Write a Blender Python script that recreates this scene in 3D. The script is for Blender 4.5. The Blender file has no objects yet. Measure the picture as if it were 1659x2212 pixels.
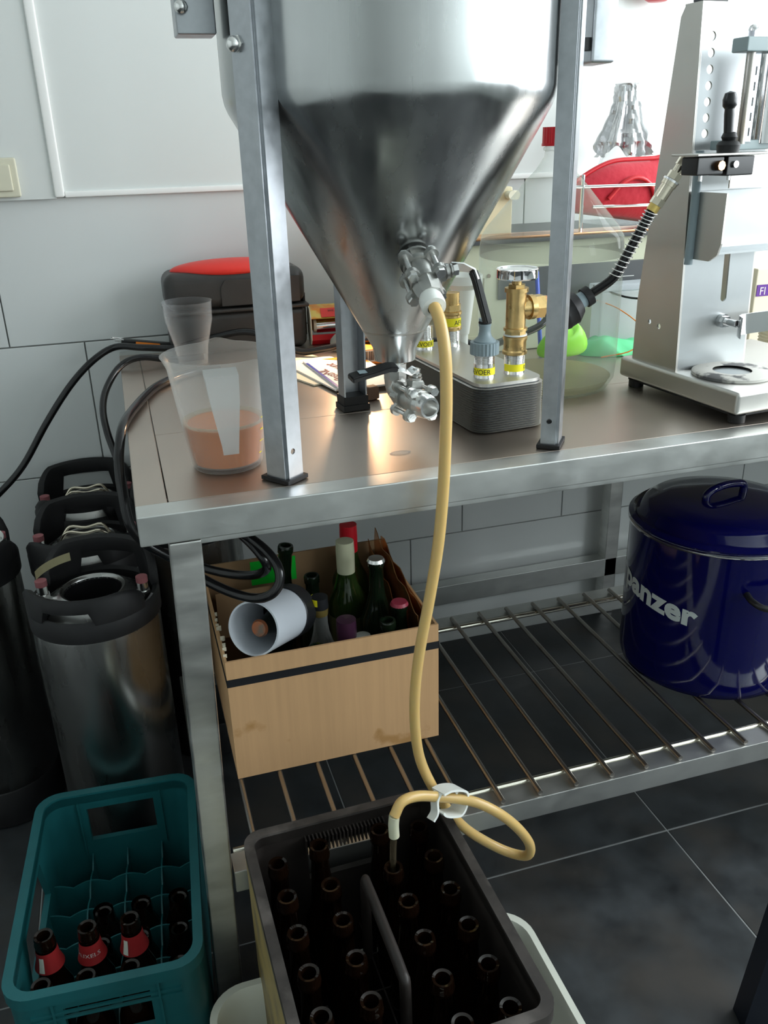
import bpy, bmesh, math, random
from mathutils import Vector, Matrix, noise
random.seed(7)
PI = math.pi
SC = bpy.context.scene
COL = SC.collection

# ---------------------------------------------------------------- camera
YAW, PITCH, ROLL, FPX = 0.285825, 0.404757, -0.028257, 1861.99
cam_d = bpy.data.cameras.new('camera')
cam_d.sensor_fit = 'HORIZONTAL'; cam_d.sensor_width = 36.0
cam_d.lens = 36.0 * FPX / 1659.0
cam_d.clip_start = 0.02; cam_d.clip_end = 60
cam = bpy.data.objects.new('camera', cam_d); COL.objects.link(cam)
F = Vector((math.sin(YAW)*math.cos(PITCH), math.cos(YAW)*math.cos(PITCH), -math.sin(PITCH)))
r_ = F.cross(Vector((0, 0, 1))).normalized(); u_ = r_.cross(F)
r2 = math.cos(ROLL)*r_ + math.sin(ROLL)*u_; u2 = -math.sin(ROLL)*r_ + math.cos(ROLL)*u_
m3 = Matrix((r2, u2, -F)).transposed()
cam.matrix_world = Matrix.Translation((0, 0, 1.285)) @ m3.to_4x4()
SC.camera = cam

# ---------------------------------------------------------------- world, lights, exposure
W = bpy.data.worlds.new('sky'); SC.world = W; W.use_nodes = True
bgn = W.node_tree.nodes['Background']
bgn.inputs[0].default_value = (0.72, 0.86, 1.0, 1); bgn.inputs[1].default_value = 1.6
SC.view_settings.view_transform = 'Standard'; SC.view_settings.look = 'None'
SC.view_settings.gamma = 1.0; SC.view_settings.use_curve_mapping = False
SC.view_settings.exposure = 0.0

def area(name, loc, target, sx, sy, power, color):
    d = bpy.data.lights.new(name, 'AREA'); d.shape = 'RECTANGLE'; d.size = sx; d.size_y = sy
    d.energy = power; d.color = color
    o = bpy.data.objects.new(name, d); COL.objects.link(o); o.location = loc
    o.rotation_euler = (Vector(target)-Vector(loc)).to_track_quat('-Z', 'Y').to_euler()
    return o
# daylight through the right-wall window; the second is added, unseen, to light the fronts
area('daylight_window', (2.54, 1.00, 1.75), (0, 1.00, 1.75), 1.80, 1.30, 64, (0.95, 0.98, 1.0))
area('fill_window_light', (2.54, -0.72, 1.68), (0, -0.72, 1.60), 1.30, 1.10, 44, (0.90, 0.98, 1.0))

# ---------------------------------------------------------------- materials
def mat(name, color, rough=0.5, metal=0.0, spec=0.5, trans=0.0, ior=1.45, coat=0.0, alpha=1.0, emit=None,
        noise_amt=0.0, noise_scale=20.0, rough_var=0.0, bump=0.0, bump_scale=80.0, stretch=None, aniso=0.0,
        col2=None, col2_scale=6.0, col2_lo=0.45, col2_hi=0.65, sss=0.0, sheen=0.0):
    m = bpy.data.materials.new(name); m.use_nodes = True
    nt = m.node_tree; b = nt.nodes['Principled BSDF']; L = nt.links
    c = (*color, 1)
    b.inputs['Base Color'].default_value = c
    b.inputs['Roughness'].default_value = rough
    b.inputs['Metallic'].default_value = metal
    b.inputs['Specular IOR Level'].default_value = spec
    b.inputs['Transmission Weight'].default_value = trans
    b.inputs['IOR'].default_value = ior
    b.inputs['Coat Weight'].default_value = coat
    b.inputs['Coat Roughness'].default_value = 0.05
    b.inputs['Alpha'].default_value = alpha
    b.inputs['Sheen Weight'].default_value = sheen
    if aniso: b.inputs['Anisotropic'].default_value = aniso
    if sss:
        b.inputs['Subsurface Weight'].default_value = sss
        b.inputs['Subsurface Radius'].default_value = (0.01, 0.006, 0.003)
    if emit:
        b.inputs['Emission Color'].default_value = (*emit[0], 1); b.inputs['Emission Strength'].default_value = emit[1]
    tc = nt.nodes.new('ShaderNodeTexCoord'); mp = nt.nodes.new('ShaderNodeMapping')
    L.new(tc.outputs['Object'], mp.inputs['Vector'])
    if stretch: mp.inputs['Scale'].default_value = stretch
    def nz(scale, detail=5, mapped=True):
        n = nt.nodes.new('ShaderNodeTexNoise'); n.inputs['Scale'].default_value = scale; n.inputs['Detail'].default_value = detail
        L.new((mp.outputs['Vector'] if mapped else tc.outputs['Object']), n.inputs['Vector']); return n
    last = None
    if noise_amt > 0:
        n = nz(noise_scale)
        rp = nt.nodes.new('ShaderNodeMapRange'); rp.inputs['From Min'].default_value = 0.3; rp.inputs['From Max'].default_value = 0.7
        rp.inputs['To Min'].default_value = 1-noise_amt; rp.inputs['To Max'].default_value = 1+noise_amt
        L.new(n.outputs['Fac'], rp.inputs['Value'])
        mx = nt.nodes.new('ShaderNodeVectorMath'); mx.operation = 'SCALE'
        mx.inputs[0].default_value = color
        L.new(rp.outputs['Result'], mx.inputs['Scale']); L.new(mx.outputs['Vector'], b.inputs['Base Color']); last = mx.outputs['Vector']
        if rough_var:
            rr = nt.nodes.new('ShaderNodeMapRange'); rr.inputs['From Min'].default_value = 0.3; rr.inputs['From Max'].default_value = 0.7
            rr.inputs['To Min'].default_value = max(0.02, rough-rough_var); rr.inputs['To Max'].default_value = rough+rough_var
            L.new(n.outputs['Fac'], rr.inputs['Value']); L.new(rr.outputs['Result'], b.inputs['Roughness'])
    if col2:
        n2 = nz(col2_scale, 6, False)
        rp = nt.nodes.new('ShaderNodeMapRange'); rp.inputs['From Min'].default_value = col2_lo; rp.inputs['From Max'].default_value = col2_hi
        L.new(n2.outputs['Fac'], rp.inputs['Value'])
        mx = nt.nodes.new('ShaderNodeMix'); mx.data_type = 'RGBA'
        L.new(rp.outputs['Result'], mx.inputs[0])
        if last: L.new(last, mx.inputs[6])
        else: mx.inputs[6].default_value = c
        mx.inputs[7].default_value = (*col2, 1)
        L.new(mx.outputs[2], b.inputs['Base Color'])
    if bump:
        n3 = nz(bump_scale)
        bp = nt.nodes.new('ShaderNodeBump'); bp.inputs['Strength'].default_value = bump; bp.inputs['Distance'].default_value = 0.002
        L.new(n3.outputs['Fac'], bp.inputs['Height']); L.new(bp.outputs['Normal'], b.inputs['Normal'])
    return m

def clear_plastic(name, color, fac, rough=0.15, gloss=0.5, add=0.5):
    """thin clear or milky plastic: straight-through transparency mixed with a surface"""
    m = bpy.data.materials.new(name); m.use_nodes = True; nt = m.node_tree; L = nt.links
    b = nt.nodes['Principled BSDF']; b.inputs['Base Color'].default_value = (*color, 1); b.inputs['Roughness'].default_value = rough
    b.inputs['Specular IOR Level'].default_value = gloss
    b.inputs['Transmission Weight'].default_value = 0.0
    tl = nt.nodes.new('ShaderNodeBsdfTranslucent'); tl.inputs[0].default_value = (*color, 1)
    m0 = nt.nodes.new('ShaderNodeMixShader'); m0.inputs[0].default_value = 0.45
    L.new(b.outputs[0], m0.inputs[1]); L.new(tl.outputs[0], m0.inputs[2])
    t = nt.nodes.new('ShaderNodeBsdfTransparent'); t.inputs[0].default_value = (0.97, 0.98, 0.98, 1)
    lw = nt.nodes.new('ShaderNodeLayerWeight'); lw.inputs[0].default_value = 0.35
    mr = nt.nodes.new('ShaderNodeMapRange'); mr.inputs['To Min'].default_value = fac; mr.inputs['To Max'].default_value = min(1, fac+add)
    L.new(lw.outputs['Facing'], mr.inputs['Value'])
    ms = nt.nodes.new('ShaderNodeMixShader'); L.new(mr.outputs[0], ms.inputs[0])
    L.new(t.outputs[0], ms.inputs[1]); L.new(m0.outputs[0], ms.inputs[2])
    L.new(ms.outputs[0], nt.nodes['Material Output'].inputs[0])
    return m

steel = mat('brushed_steel', (0.68, 0.68, 0.655), 0.36, 1.0, noise_amt=0.14, noise_scale=7, rough_var=0.08, stretch=(1.5, 1.5, 5), bump=0.03)
steel_x = mat('brushed_steel_frame', (0.64, 0.65, 0.63), 0.40, 1.0, noise_amt=0.07, noise_scale=9, rough_var=0.05, stretch=(2, 3, 3), bump=0.03)
steel_tank = mat('brushed_tank_steel', (0.46, 0.475, 0.475), 0.25, 1.0, noise_amt=0.10, noise_scale=5, rough_var=0.08, stretch=(5, 5, 0.5), col2=(0.36, 0.375, 0.39), col2_scale=5, col2_lo=0.5, col2_hi=0.9)
steel_top = mat('worn_tabletop_steel', (0.54, 0.47, 0.41), 0.38, 1.0, noise_amt=0.05, noise_scale=4, rough_var=0.03)
steel_rod = mat('rusty_steel_rod', (0.42, 0.40, 0.37), 0.32, 1.0, col2=(0.36, 0.28, 0.21), col2_scale=14, col2_lo=0.5, col2_hi=0.75)
steel_rod2 = mat('bright_steel_rod', (0.75, 0.72, 0.62), 0.22, 1.0)
steel_keg = mat('keg_steel', (0.36, 0.36, 0.35), 0.28, 1.0, noise_amt=0.12, noise_scale=8, rough_var=0.08, stretch=(2, 2, 0.5))
steel_cap = mat('bead_blasted_steel', (0.56, 0.55, 0.52), 0.42, 1.0, noise_amt=0.08, noise_scale=6, rough_var=0.06, bump=0.05)
steel_plate = mat('capper_plate_steel', (0.36, 0.38, 0.385), 0.42, 1.0, noise_amt=0.06, noise_scale=8)
galv = mat('galvanised_steel', (0.40, 0.42, 0.445), 0.36, 1.0, noise_amt=0.10, noise_scale=60, rough_var=0.05, bump=0.02)
cast = mat('cast_steel', (0.46, 0.46, 0.44), 0.38, 1.0, noise_amt=0.1, noise_scale=50, bump=0.12, bump_scale=300)
boltm = mat('bolt_steel', (0.80, 0.80, 0.79), 0.22, 1.0, bump=0.05, bump_scale=400)
chrome = mat('chrome', (0.85, 0.85, 0.86), 0.08, 1.0)
brass = mat('brass', (0.60, 0.42, 0.18), 0.33, 1.0, noise_amt=0.15, noise_scale=60, rough_var=0.1, bump=0.08, bump_scale=300)
brassn = mat('nickel_brass', (0.66, 0.60, 0.48), 0.2, 1.0)
copper = mat('copper_fitting', (0.70, 0.36, 0.18), 0.25, 1.0)
tile_w = mat('white_glazed_tile', (0.66, 0.685, 0.68), 0.16, 0, 0.5, noise_amt=0.015, noise_scale=3, bump=0.015, bump_scale=5)
grout = mat('grey_grout', (0.36, 0.37, 0.36), 0.8)
plaster = mat('white_painted_panel', (0.70, 0.73, 0.715), 0.28, 0, 0.5, bump=0.01, bump_scale=8)
trim_m = mat('white_trim', (0.88, 0.89, 0.87), 0.35)
floor_t = mat('dark_slate_tile', (0.030, 0.034, 0.037), 0.46, 0, 0.45, noise_amt=0.45, noise_scale=12, rough_var=0.1, bump=0.25, bump_scale=30, col2=(0.048, 0.044, 0.040), col2_scale=5)
grout_f = mat('floor_grout', (0.26, 0.27, 0.27), 0.9)
black_rub = mat('black_rubber', (0.012, 0.012, 0.013), 0.5, 0, 0.35, noise_amt=0.3, noise_scale=20)
black_pl = mat('black_plastic', (0.010, 0.010, 0.011), 0.32)
black_gl = mat('glossy_black_hose', (0.008, 0.008, 0.009), 0.16, 0, 0.5)
grey_pl = mat('dark_grey_case', (0.035, 0.033, 0.031), 0.38, noise_amt=0.1, noise_scale=30, bump=0.08, bump_scale=300)
red_pl = mat('red_plastic', (0.75, 0.035, 0.025), 0.38)
red_cap = mat('red_screw_cap', (0.55, 0.01, 0.02), 0.35)
red_cloth = mat('red_quilted_cloth', (0.48, 0.008, 0.025), 0.85, sheen=0.4, bump=0.4, bump_scale=90)
red_neck = mat('red_neck_label', (0.33, 0.02, 0.022), 0.5)
white_pl = mat('white_plastic', (0.80, 0.82, 0.78), 0.32)
white_tub = mat('cream_white_plastic', (0.68, 0.70, 0.62), 0.38)
cream = mat('cream_switch', (0.68, 0.66, 0.52), 0.4)
beige = mat('beige_enamel', (0.62, 0.55, 0.36), 0.4)
beige2 = mat('pale_green_enamel', (0.52, 0.54, 0.40), 0.42)
dgrey = mat('dark_grey_panel', (0.055, 0.06, 0.065), 0.4)
blue_en = mat('cobalt_blue_enamel', (0.0015, 0.002, 0.055), 0.09, 0, 0.5, coat=0.2)
teal = mat('teal_crate_plastic', (0.008, 0.095, 0.105), 0.45, noise_amt=0.12, noise_scale=14, bump=0.05)
brown_rim = mat('scuffed_crate_rim', (0.035, 0.030, 0.027), 0.55, noise_amt=0.4, noise_scale=30, bump=0.2, bump_scale=60, col2=(0.10, 0.088, 0.080), col2_scale=16, col2_lo=0.5, col2_hi=0.7)
brown_cr = mat('dark_brown_crate_plastic', (0.020, 0.016, 0.014), 0.5, noise_amt=0.3, noise_scale=25, bump=0.15, bump_scale=60)
yellow_pl = mat('worn_yellow_plastic', (0.36, 0.27, 0.10), 0.5, col2=(0.2, 0.16, 0.09), col2_scale=15)
amber = mat('brown_bottle_glass', (0.006, 0.0025, 0.0012), 0.07, 0, 0.5)
darkgl = mat('dark_green_bottle_glass', (0.006, 0.012, 0.006), 0.06, 0, 0.5)
greengl = mat('green_bottle_glass', (0.025, 0.05, 0.012), 0.06, 0, 0.5, trans=0.3)
clearbt = clear_plastic('clear_bottle_glass', (0.30, 0.31, 0.30), 0.38, 0.06)
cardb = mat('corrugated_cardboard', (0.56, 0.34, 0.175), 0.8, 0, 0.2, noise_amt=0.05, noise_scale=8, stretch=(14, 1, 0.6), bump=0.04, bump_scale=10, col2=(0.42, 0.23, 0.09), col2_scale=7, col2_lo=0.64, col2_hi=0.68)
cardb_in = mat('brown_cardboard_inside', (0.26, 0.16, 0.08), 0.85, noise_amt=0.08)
tape_b = mat('black_tape', (0.012, 0.013, 0.016), 0.45)
greenlab = mat('green_label', (0.0, 0.52, 0.03), 0.6)
yellowlab = mat('yellow_label', (0.90, 0.80, 0.02), 0.4)
ink = mat('black_ink', (0.02, 0.02, 0.02), 0.6)
silver_ink = mat('silver_lettering', (0.50, 0.55, 0.55), 0.4)
white_ink = mat('white_lettering', (0.75, 0.75, 0.72), 0.5)
paper = mat('white_paper', (0.80, 0.78, 0.74), 0.7)
paper2 = mat('cream_paper', (0.72, 0.66, 0.52), 0.7)
orangep = mat('orange_card', (0.85, 0.24, 0.02), 0.5)
bluep = mat('blue_print', (0.03, 0.06, 0.35), 0.5)
maroon_ink = mat('maroon_print', (0.12, 0.02, 0.05), 0.6)
foilm = mat('crumpled_foil', (0.62, 0.62, 0.63), 0.30, 1.0, bump=0.8, bump_scale=70)
copperfoil = mat('copper_foil_bag', (0.85, 0.42, 0.18), 0.25, 0.9, noise_amt=0.4, noise_scale=20, bump=0.3, bump_scale=30)
jug_pl = clear_plastic('milky_jug_plastic', (0.80, 0.81, 0.80), 0.13, 0.3, add=0.3)
jug_hd = clear_plastic('milky_jug_handle', (0.68, 0.70, 0.70), 0.5, 0.35, add=0.2)
cup_pl = clear_plastic('clear_cup_plastic', (0.62, 0.64, 0.66), 0.035, 0.08, add=0.3)
box_pl = clear_plastic('frosted_box_plastic', (0.72, 0.76, 0.80), 0.55, 0.3)
glass_c = clear_plastic('carboy_glass', (0.50, 0.56, 0.48), 0.05, 0.04, 0.8, add=0.4)
glass_f = clear_plastic('flask_glass', (0.80, 0.84, 0.84), 0.10, 0.04, 0.6)
pane_m = clear_plastic('window_glass', (0.8, 0.85, 0.85), 0.02, 0.02)
beer = mat('cloudy_amber_beer', (0.62, 0.17, 0.02), 0.25, 0, 0.4)
yeast = clear_plastic('pale_yeast_film', (0.62, 0.58, 0.42), 0.22, 0.4)
tube_m = mat('amber_silicone_tube', (0.64, 0.44, 0.17), 0.28, 0, 0.5, trans=0.0, sss=0.6)
tube_e = mat('clear_tube_end', (0.62, 0.62, 0.46), 0.25, sss=0.4)
wand_m = clear_plastic('smoky_wand', (0.10, 0.08, 0.05), 0.5, 0.2)
lime_m = mat('lime_green_plastic', (0.28, 0.75, 0.03), 0.35, sss=0.3)
greensp = mat('green_cloth', (0.12, 0.60, 0.27), 0.7)
orangec = mat('orange_rubber', (0.90, 0.35, 0.02), 0.4)
bluestr = mat('blue_strip', (0.08, 0.14, 0.65), 0.3)
greyconn = mat('grey_hose_connector', (0.25, 0.32, 0.35), 0.45)
grey_rail = mat('grey_green_rail', (0.27, 0.34, 0.35), 0.4)
cloth_g = mat('grey_cloth', (0.33, 0.34, 0.30), 0.9, bump=0.2)
navy = mat('dark_navy_leg', (0.006, 0.009, 0.018), 0.4)
pipe_w = mat('white_pvc_pipe', (0.66, 0.70, 0.76), 0.4, noise_amt=0.05, noise_scale=10)
foodprint = mat('orange_food_print', (0.80, 0.28, 0.03), 0.35, col2=(0.75, 0.55, 0.12), col2_scale=45, col2_lo=0.45, col2_hi=0.6)
pinkcap = mat('pink_crown_cap', (0.33, 0.03, 0.06), 0.4)
purplecap = mat('purple_capsule', (0.045, 0.015, 0.035), 0.25)
creamcap = mat('cream_capsule', (0.55, 0.55, 0.38), 0.4)
olive = mat('olive_label', (0.09, 0.09, 0.035), 0.6)
goldm = mat('gold_foil', (0.65, 0.48, 0.15), 0.3, 0.8)
dirtyp = mat('dirty_white_deposit', (0.55, 0.54, 0.50), 0.7, 0.2, col2=(0.12, 0.12, 0.12), col2_scale=22, col2_lo=0.52, col2_hi=0.58)
tape_c = mat('masking_tape', (0.42, 0.38, 0.22), 0.7)
dustcap = mat('pink_dust_cap', (0.30, 0.10, 0.11), 0.6)
rusty = mat('rusty_brown', (0.14, 0.08, 0.05), 0.7)
lampred = mat('red_lamp_shade', (0.55, 0.02, 0.03), 0.35)
purple_i = mat('purple_print', (0.10, 0.02, 0.25), 0.5)

# ---------------------------------------------------------------- mesh helpers
PARENT_M = {}
def frame(p, d, up=(0, 0, 1)):
    z = Vector(d).normalized(); u = Vector(up)
    if abs(z.dot(u.normalized())) > 0.99: u = Vector((0, 1, 0))
    x = u.cross(z).normalized(); y = z.cross(x)
    m = Matrix((x, y, z)).transposed().to_4x4(); m.translation = Vector(p); return m
I4 = Matrix.Identity(4)
def T(x, y, z): return Matrix.Translation((x, y, z))
def RZ(a): return Matrix.Rotation(a, 4, 'Z')

class B:
    def __init__(s): s.bm = bmesh.new(); s.bev = False
    def _fin(s, geom, M):
        if M is not None: bmesh.ops.transform(s.bm, matrix=M, verts=geom)
        return s
    def box(s, x0, x1, y0, y1, z0, z1, bev=0.0, M=None, seg=2):
        r = bmesh.ops.create_cube(s.bm, size=1.0); vs = r['verts']
        bmesh.ops.scale(s.bm, vec=(x1-x0, y1-y0, z1-z0), verts=vs)
        bmesh.ops.translate(s.bm, vec=((x0+x1)/2, (y0+y1)/2, (z0+z1)/2), verts=vs)
        if bev:
            s.bev = True
            es = list({e for v in vs for e in v.link_edges})
            g = bmesh.ops.bevel(s.bm, geom=es, offset=bev, segments=seg, affect='EDGES', profile=0.5)
            vs = list({v for f in g['faces'] for v in f.verts} | {v for v in vs if v.is_valid})
            # include everything connected
            seen = set(vs); st = list(vs)
            while st:
                v = st.pop()
                for e in v.link_edges:
                    w = e.other_vert(v)
                    if w not in seen: seen.add(w); st.append(w)
            vs = list(seen)
        return s._fin(vs, M)
    def lathe(s, prof, n=24, M=None, a0=0.0, a1=2*PI, capb=False, capt=False):
        full = abs(a1-a0-2*PI) < 1e-6
        rings = []; allv = []
        cnt = n if full else n+1
        for (r, z) in prof:
            if r < 1e-6:
                v = s.bm.verts.new((0, 0, z)); rings.append([v]); allv.append(v)
            else:
                ring = [s.bm.verts.new((r*math.cos(a0+(a1-a0)*i/n), r*math.sin(a0+(a1-a0)*i/n), z)) for i in range(cnt)]
                rings.append(ring); allv += ring
        for a, b in zip(rings, rings[1:]):
            m = n
            for i in range(m):
                j = (i+1) % cnt if full else i+1
                if len(a) == 1 and len(b) == 1: continue
                if len(a) == 1: s.bm.faces.new((a[0], b[j], b[i]))
                elif len(b) == 1: s.bm.faces.new((a[i], a[j], b[0]))
                else: s.bm.faces.new((a[i], a[j], b[j], b[i]))
        if capb and len(rings[0]) > 1: s.bm.faces.new(list(reversed(rings[0])))
        if capt and len(rings[-1]) > 1: s.bm.faces.new(rings[-1])
        return s._fin(allv, M)
    def cyl(s, p0, p1, r0, r1=None, n=16):
        r1 = r0 if r1 is None else r1
        p0 = Vector(p0); p1 = Vector(p1); h = (p1-p0).length
        return s.lathe([(r0, 0), (r1, h)], n, frame(p0, p1-p0), capb=True, capt=True)
    def prism(s, poly, z0, z1, M=None):
        a = [s.bm.verts.new((x, y, z0)) for x, y in poly]; b = [s.bm.verts.new((x, y, z1)) for x, y in poly]
        n = len(poly)
        s.bm.faces.new(list(reversed(a))); s.bm.faces.new(b)
        for i in range(n): s.bm.faces.new((a[i], a[(i+1) % n], b[(i+1) % n], b[i]))
        return s._fin(a+b, M)
    def ring(s, outer, inner, z0, z1, M=None):
        n = len(outer)
        o0 = [s.bm.verts.new((x, y, z0)) for x, y in outer]; o1 = [s.bm.verts.new((x, y, z1)) for x, y in outer]
        i0 = [s.bm.verts.new((x, y, z0)) for x, y in inner]; i1 = [s.bm.verts.new((x, y, z1)) for x, y in inner]
        for i in range(n):
            j = (i+1) % n
            s.bm.faces.new((o0[i], o0[j], o1[j], o1[i])); s.bm.faces.new((i0[j], i0[i], i1[i], i1[j]))
            s.bm.faces.new((o1[i], o1[j], i1[j], i1[i])); s.bm.faces.new((o0[j], o0[i], i0[i], i0[j]))
        return s._fin(o0+o1+i0+i1, M)
    def tube(s, pts, r, n=10, sub=4, closed=False, rads=None, flat=1.0):
        P = [Vector(p) for p in pts]
        if sub > 1: P = catmull(P, sub, closed)
        m = len(P)
        tang = []
        for i in range(m):
            a = P[i-1] if (i > 0 or closed) else P[i]; b = P[(i+1) % m] if (i < m-1 or closed) else P[i]
            tang.append((b-a).normalized())
        up = Vector((0, 0, 1)) if abs(tang[0].z) < 0.9 else Vector((1, 0, 0))
        x = up.cross(tang[0]).normalized(); rings = []
        for i in range(m):
            t = tang[i]; x = (x - t*x.dot(t)).normalized(); y = t.cross(x)
            rr = r if rads is None else rads[min(len(rads)-1, int(i*len(rads)/m))]
            rings.append([s.bm.verts.new(P[i] + rr*(math.cos(2*PI*k/n)*x + flat*math.sin(2*PI*k/n)*y)) for k in range(n)])
        for i in range(m if closed else m-1):
            a = rings[i]; b = rings[(i+1) % m]
            for k in range(n): s.bm.faces.new((a[k], a[(k+1) % n], b[(k+1) % n], b[k]))
        if not closed:
            s.bm.faces.new(list(reversed(rings[0]))); s.bm.faces.new(rings[-1])
        return s
    def hexa(s, p0, p1, r, n=6):
        return s.cyl(p0, p1, r, r, n)
    def sphere(s, c, r, sx=1, sy=1, sz=1, n=16, M=None):
        g = bmesh.ops.create_uvsphere(s.bm, u_segments=n, v_segments=max(6, n//2), radius=r)
        bmesh.ops.scale(s.bm, vec=(sx, sy, sz), verts=g['verts']); bmesh.ops.translate(s.bm, vec=c, verts=g['verts'])
        return s._fin(g['verts'], M)
    def quad(s, pts):
        s.bm.faces.new([s.bm.verts.new(p) for p in pts]); return s

def catmull(P, sub, closed=False):
    n = len(P); out = []
    for i in range(n if closed else n-1):
        p0 = P[i-1] if (i > 0 or closed) else P[i]*2-P[i+1]
        p1 = P[i]; p2 = P[(i+1) % n]
        p3 = P[(i+2) % n] if (i+2 < n or closed) else p2*2-p1
        for k in range(sub):
            t = k/sub
            out.append(0.5*((2*p1)+(-p0+p2)*t+(2*p0-5*p1+4*p2-p3)*t*t+(-p0+3*p1-3*p2+p3)*t**3))
    if not closed: out.append(P[-1])
    return out

def rrect(x0, x1, y0, y1, r, n=5):
    out = []
    for cx, cy, a in ((x1-r, y1-r, 0), (x0+r, y1-r, 90), (x0+r, y0+r, 180), (x1-r, y0+r, 270)):
        for k in range(n+1):
            t = math.radians(a+90*k/n); out.append((cx+r*math.cos(t), cy+r*math.sin(t)))
    return out

def obj(name, b, m, parent=None, smooth=35, local=False, label=None, kind=None):
    bm = b.bm
    bmesh.ops.recalc_face_normals(bm, faces=bm.faces)
    me = bpy.data.meshes.new(name); bm.to_mesh(me); bm.free()
    me.materials.append(m)
    if smooth:
        for p in me.polygons: p.use_smooth = True
        try: me.set_sharp_from_angle(angle=math.radians(smooth))
        except Exception: pass
    o = bpy.data.objects.new(name, me); COL.objects.link(o)
    if smooth and b.bev:
        wn = o.modifiers.new('normals', 'WEIGHTED_NORMAL'); wn.keep_sharp = True
    if parent is not None: attach(o, parent, local)
    if label: o['label'] = label
    if kind: o['kind'] = kind
    return o

def attach(o, parent, local=False):
    o.parent = parent
    if not local:
        o.matrix_parent_inverse = wm(parent).inverted()
def wm(o):
    return PARENT_M.get(o.name, wm(o.parent) @ o.matrix_parent_inverse @ o.matrix_basis if o.parent else o.matrix_basis.copy())

def thing(name, label, cat, loc=(0, 0, 0), rotz=0.0, group=None):
    o = bpy.data.objects.new(name, None); COL.objects.link(o); o.empty_display_size = 0.02
    o.location = loc; o.rotation_euler = (0, 0, rotz)
    o['label'] = label; o['category'] = cat
    if group: o['group'] = group
    PARENT_M[o.name] = T(*loc) @ RZ(rotz)
    return o
def tag(o, label, cat, group=None):
    o['label'] = label; o['category'] = cat
    if group: o['group'] = group
    return o
def struct(o): o['kind'] = 'structure'; return o
def dup(root, loc, rotz=None, label=None, tilt=None):
    r = root.copy(); COL.objects.link(r); r.location = loc
    if rotz is not None: r.rotation_euler = (0, 0, rotz)
    if tilt: r.rotation_euler = tilt
    if label: r['label'] = label
    for ch in list(root.children):
        c = ch.copy(); COL.objects.link(c); c.parent = r
        for g in ch.children:
            d = g.copy(); COL.objects.link(d); d.parent = c
    return r

def text_mesh(s, size, bold=0.0, extrude=0.0, spacing=1.0, align='CENTER'):
    cu = bpy.data.curves.new('lettering', 'FONT'); cu.body = s; cu.size = size; cu.align_x = align
    cu.offset = bold; cu.extrude = extrude; cu.space_character = spacing; cu.resolution_u = 4
    o = bpy.data.objects.new('lettering', cu); COL.objects.link(o)
    dg = bpy.context.evaluated_depsgraph_get(); dg.update()
    me = bpy.data.meshes.new_from_object(o.evaluated_get(dg))
    bpy.data.objects.remove(o); bpy.data.curves.remove(cu)
    return me
def lettering(s, size, M, m, parent, bold=0.0, spacing=1.0, align='CENTER', name='lettering'):
    me = text_mesh(s, size, bold, 0.0, spacing, align); me.transform(M); me.materials.clear(); me.materials.append(m)
    o = bpy.data.objects.new(name, me); COL.objects.link(o); attach(o, parent); return o
def wrap_lettering(s, size, c, R, z, ang, m, parent, bold=0.0, spacing=1.0, sx=1.0, slant=0.0, cone=0.0):
    """lettering bent round a vertical cylinder; ang = direction of its middle"""
    me = text_mesh(s, size, bold, 0.0, spacing)
    bm = bmesh.new(); bm.from_mesh(me)
    es = [e for e in bm.edges if e.calc_length() > R*0.12]
    if es: bmesh.ops.subdivide_edges(bm, edges=es, cuts=3)
    bmesh.ops.triangulate(bm, faces=bm.faces)
    bm.to_mesh(me); bm.free()
    for v in me.vertices:
        a = ang + v.co.x*sx/R
        rr = R - cone*v.co.y
        zz = z + v.co.y + slant*v.co.x*sx
        v.co = (c[0]+rr*math.cos(a), c[1]+rr*math.sin(a), zz)
    me.materials.clear(); me.materials.append(m)
    o = bpy.data.objects.new('lettering', me); COL.objects.link(o); attach(o, parent); return o
def cut(o, cutters):
    """cut real holes, one cutter after another"""
    for c in cutters:
        b = B(); c(b)
        bmesh.ops.recalc_face_normals(b.bm, faces=b.bm.faces)
        me = bpy.data.meshes.new('cut'); b.bm.to_mesh(me); b.bm.free()
        co = bpy.data.objects.new('cut', me); COL.objects.link(co)
        for md in list(o.modifiers): o.modifiers.remove(md)
        md = o.modifiers.new('cut', 'BOOLEAN'); md.object = co; md.operation = 'DIFFERENCE'; md.solver = 'EXACT'
        dg = bpy.context.evaluated_depsgraph_get(); dg.update()
        nm = bpy.data.meshes.new_from_object(o.evaluated_get(dg))
        o.modifiers.clear()
        if len(nm.polygons) > 3: o.data = nm
        else: print('CUT FAILED', o.name)
        bpy.data.objects.remove(co)
    return o

# ================================================================ THE ROOM
XL, XR, YF, YB, ZC = -1.7, 2.6, -1.6, 2.0, 2.7
fl = struct(obj('floor', B().box(XL, XR, YF, YB+0.1, -0.06, -0.0010), grout_f, smooth=0))
tb = bmesh.new()
g = B().box(0.0015, 0.5985, 0.0015, 0.5985, -0.004, 0.0, 0.0006, seg=1)
first = None
ix = -4
for ix in range(-4, 4):
    for iy in range(-6, 2):
        x, y = 0.305+0.6*ix, 1.125+0.6*iy
        if first is None:
            first = obj('tile', g, floor_t, smooth=0); o = first
        else:
            o = first.copy(); COL.objects.link(o)
        o.location = (x, y, 0); o.parent = fl
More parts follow.
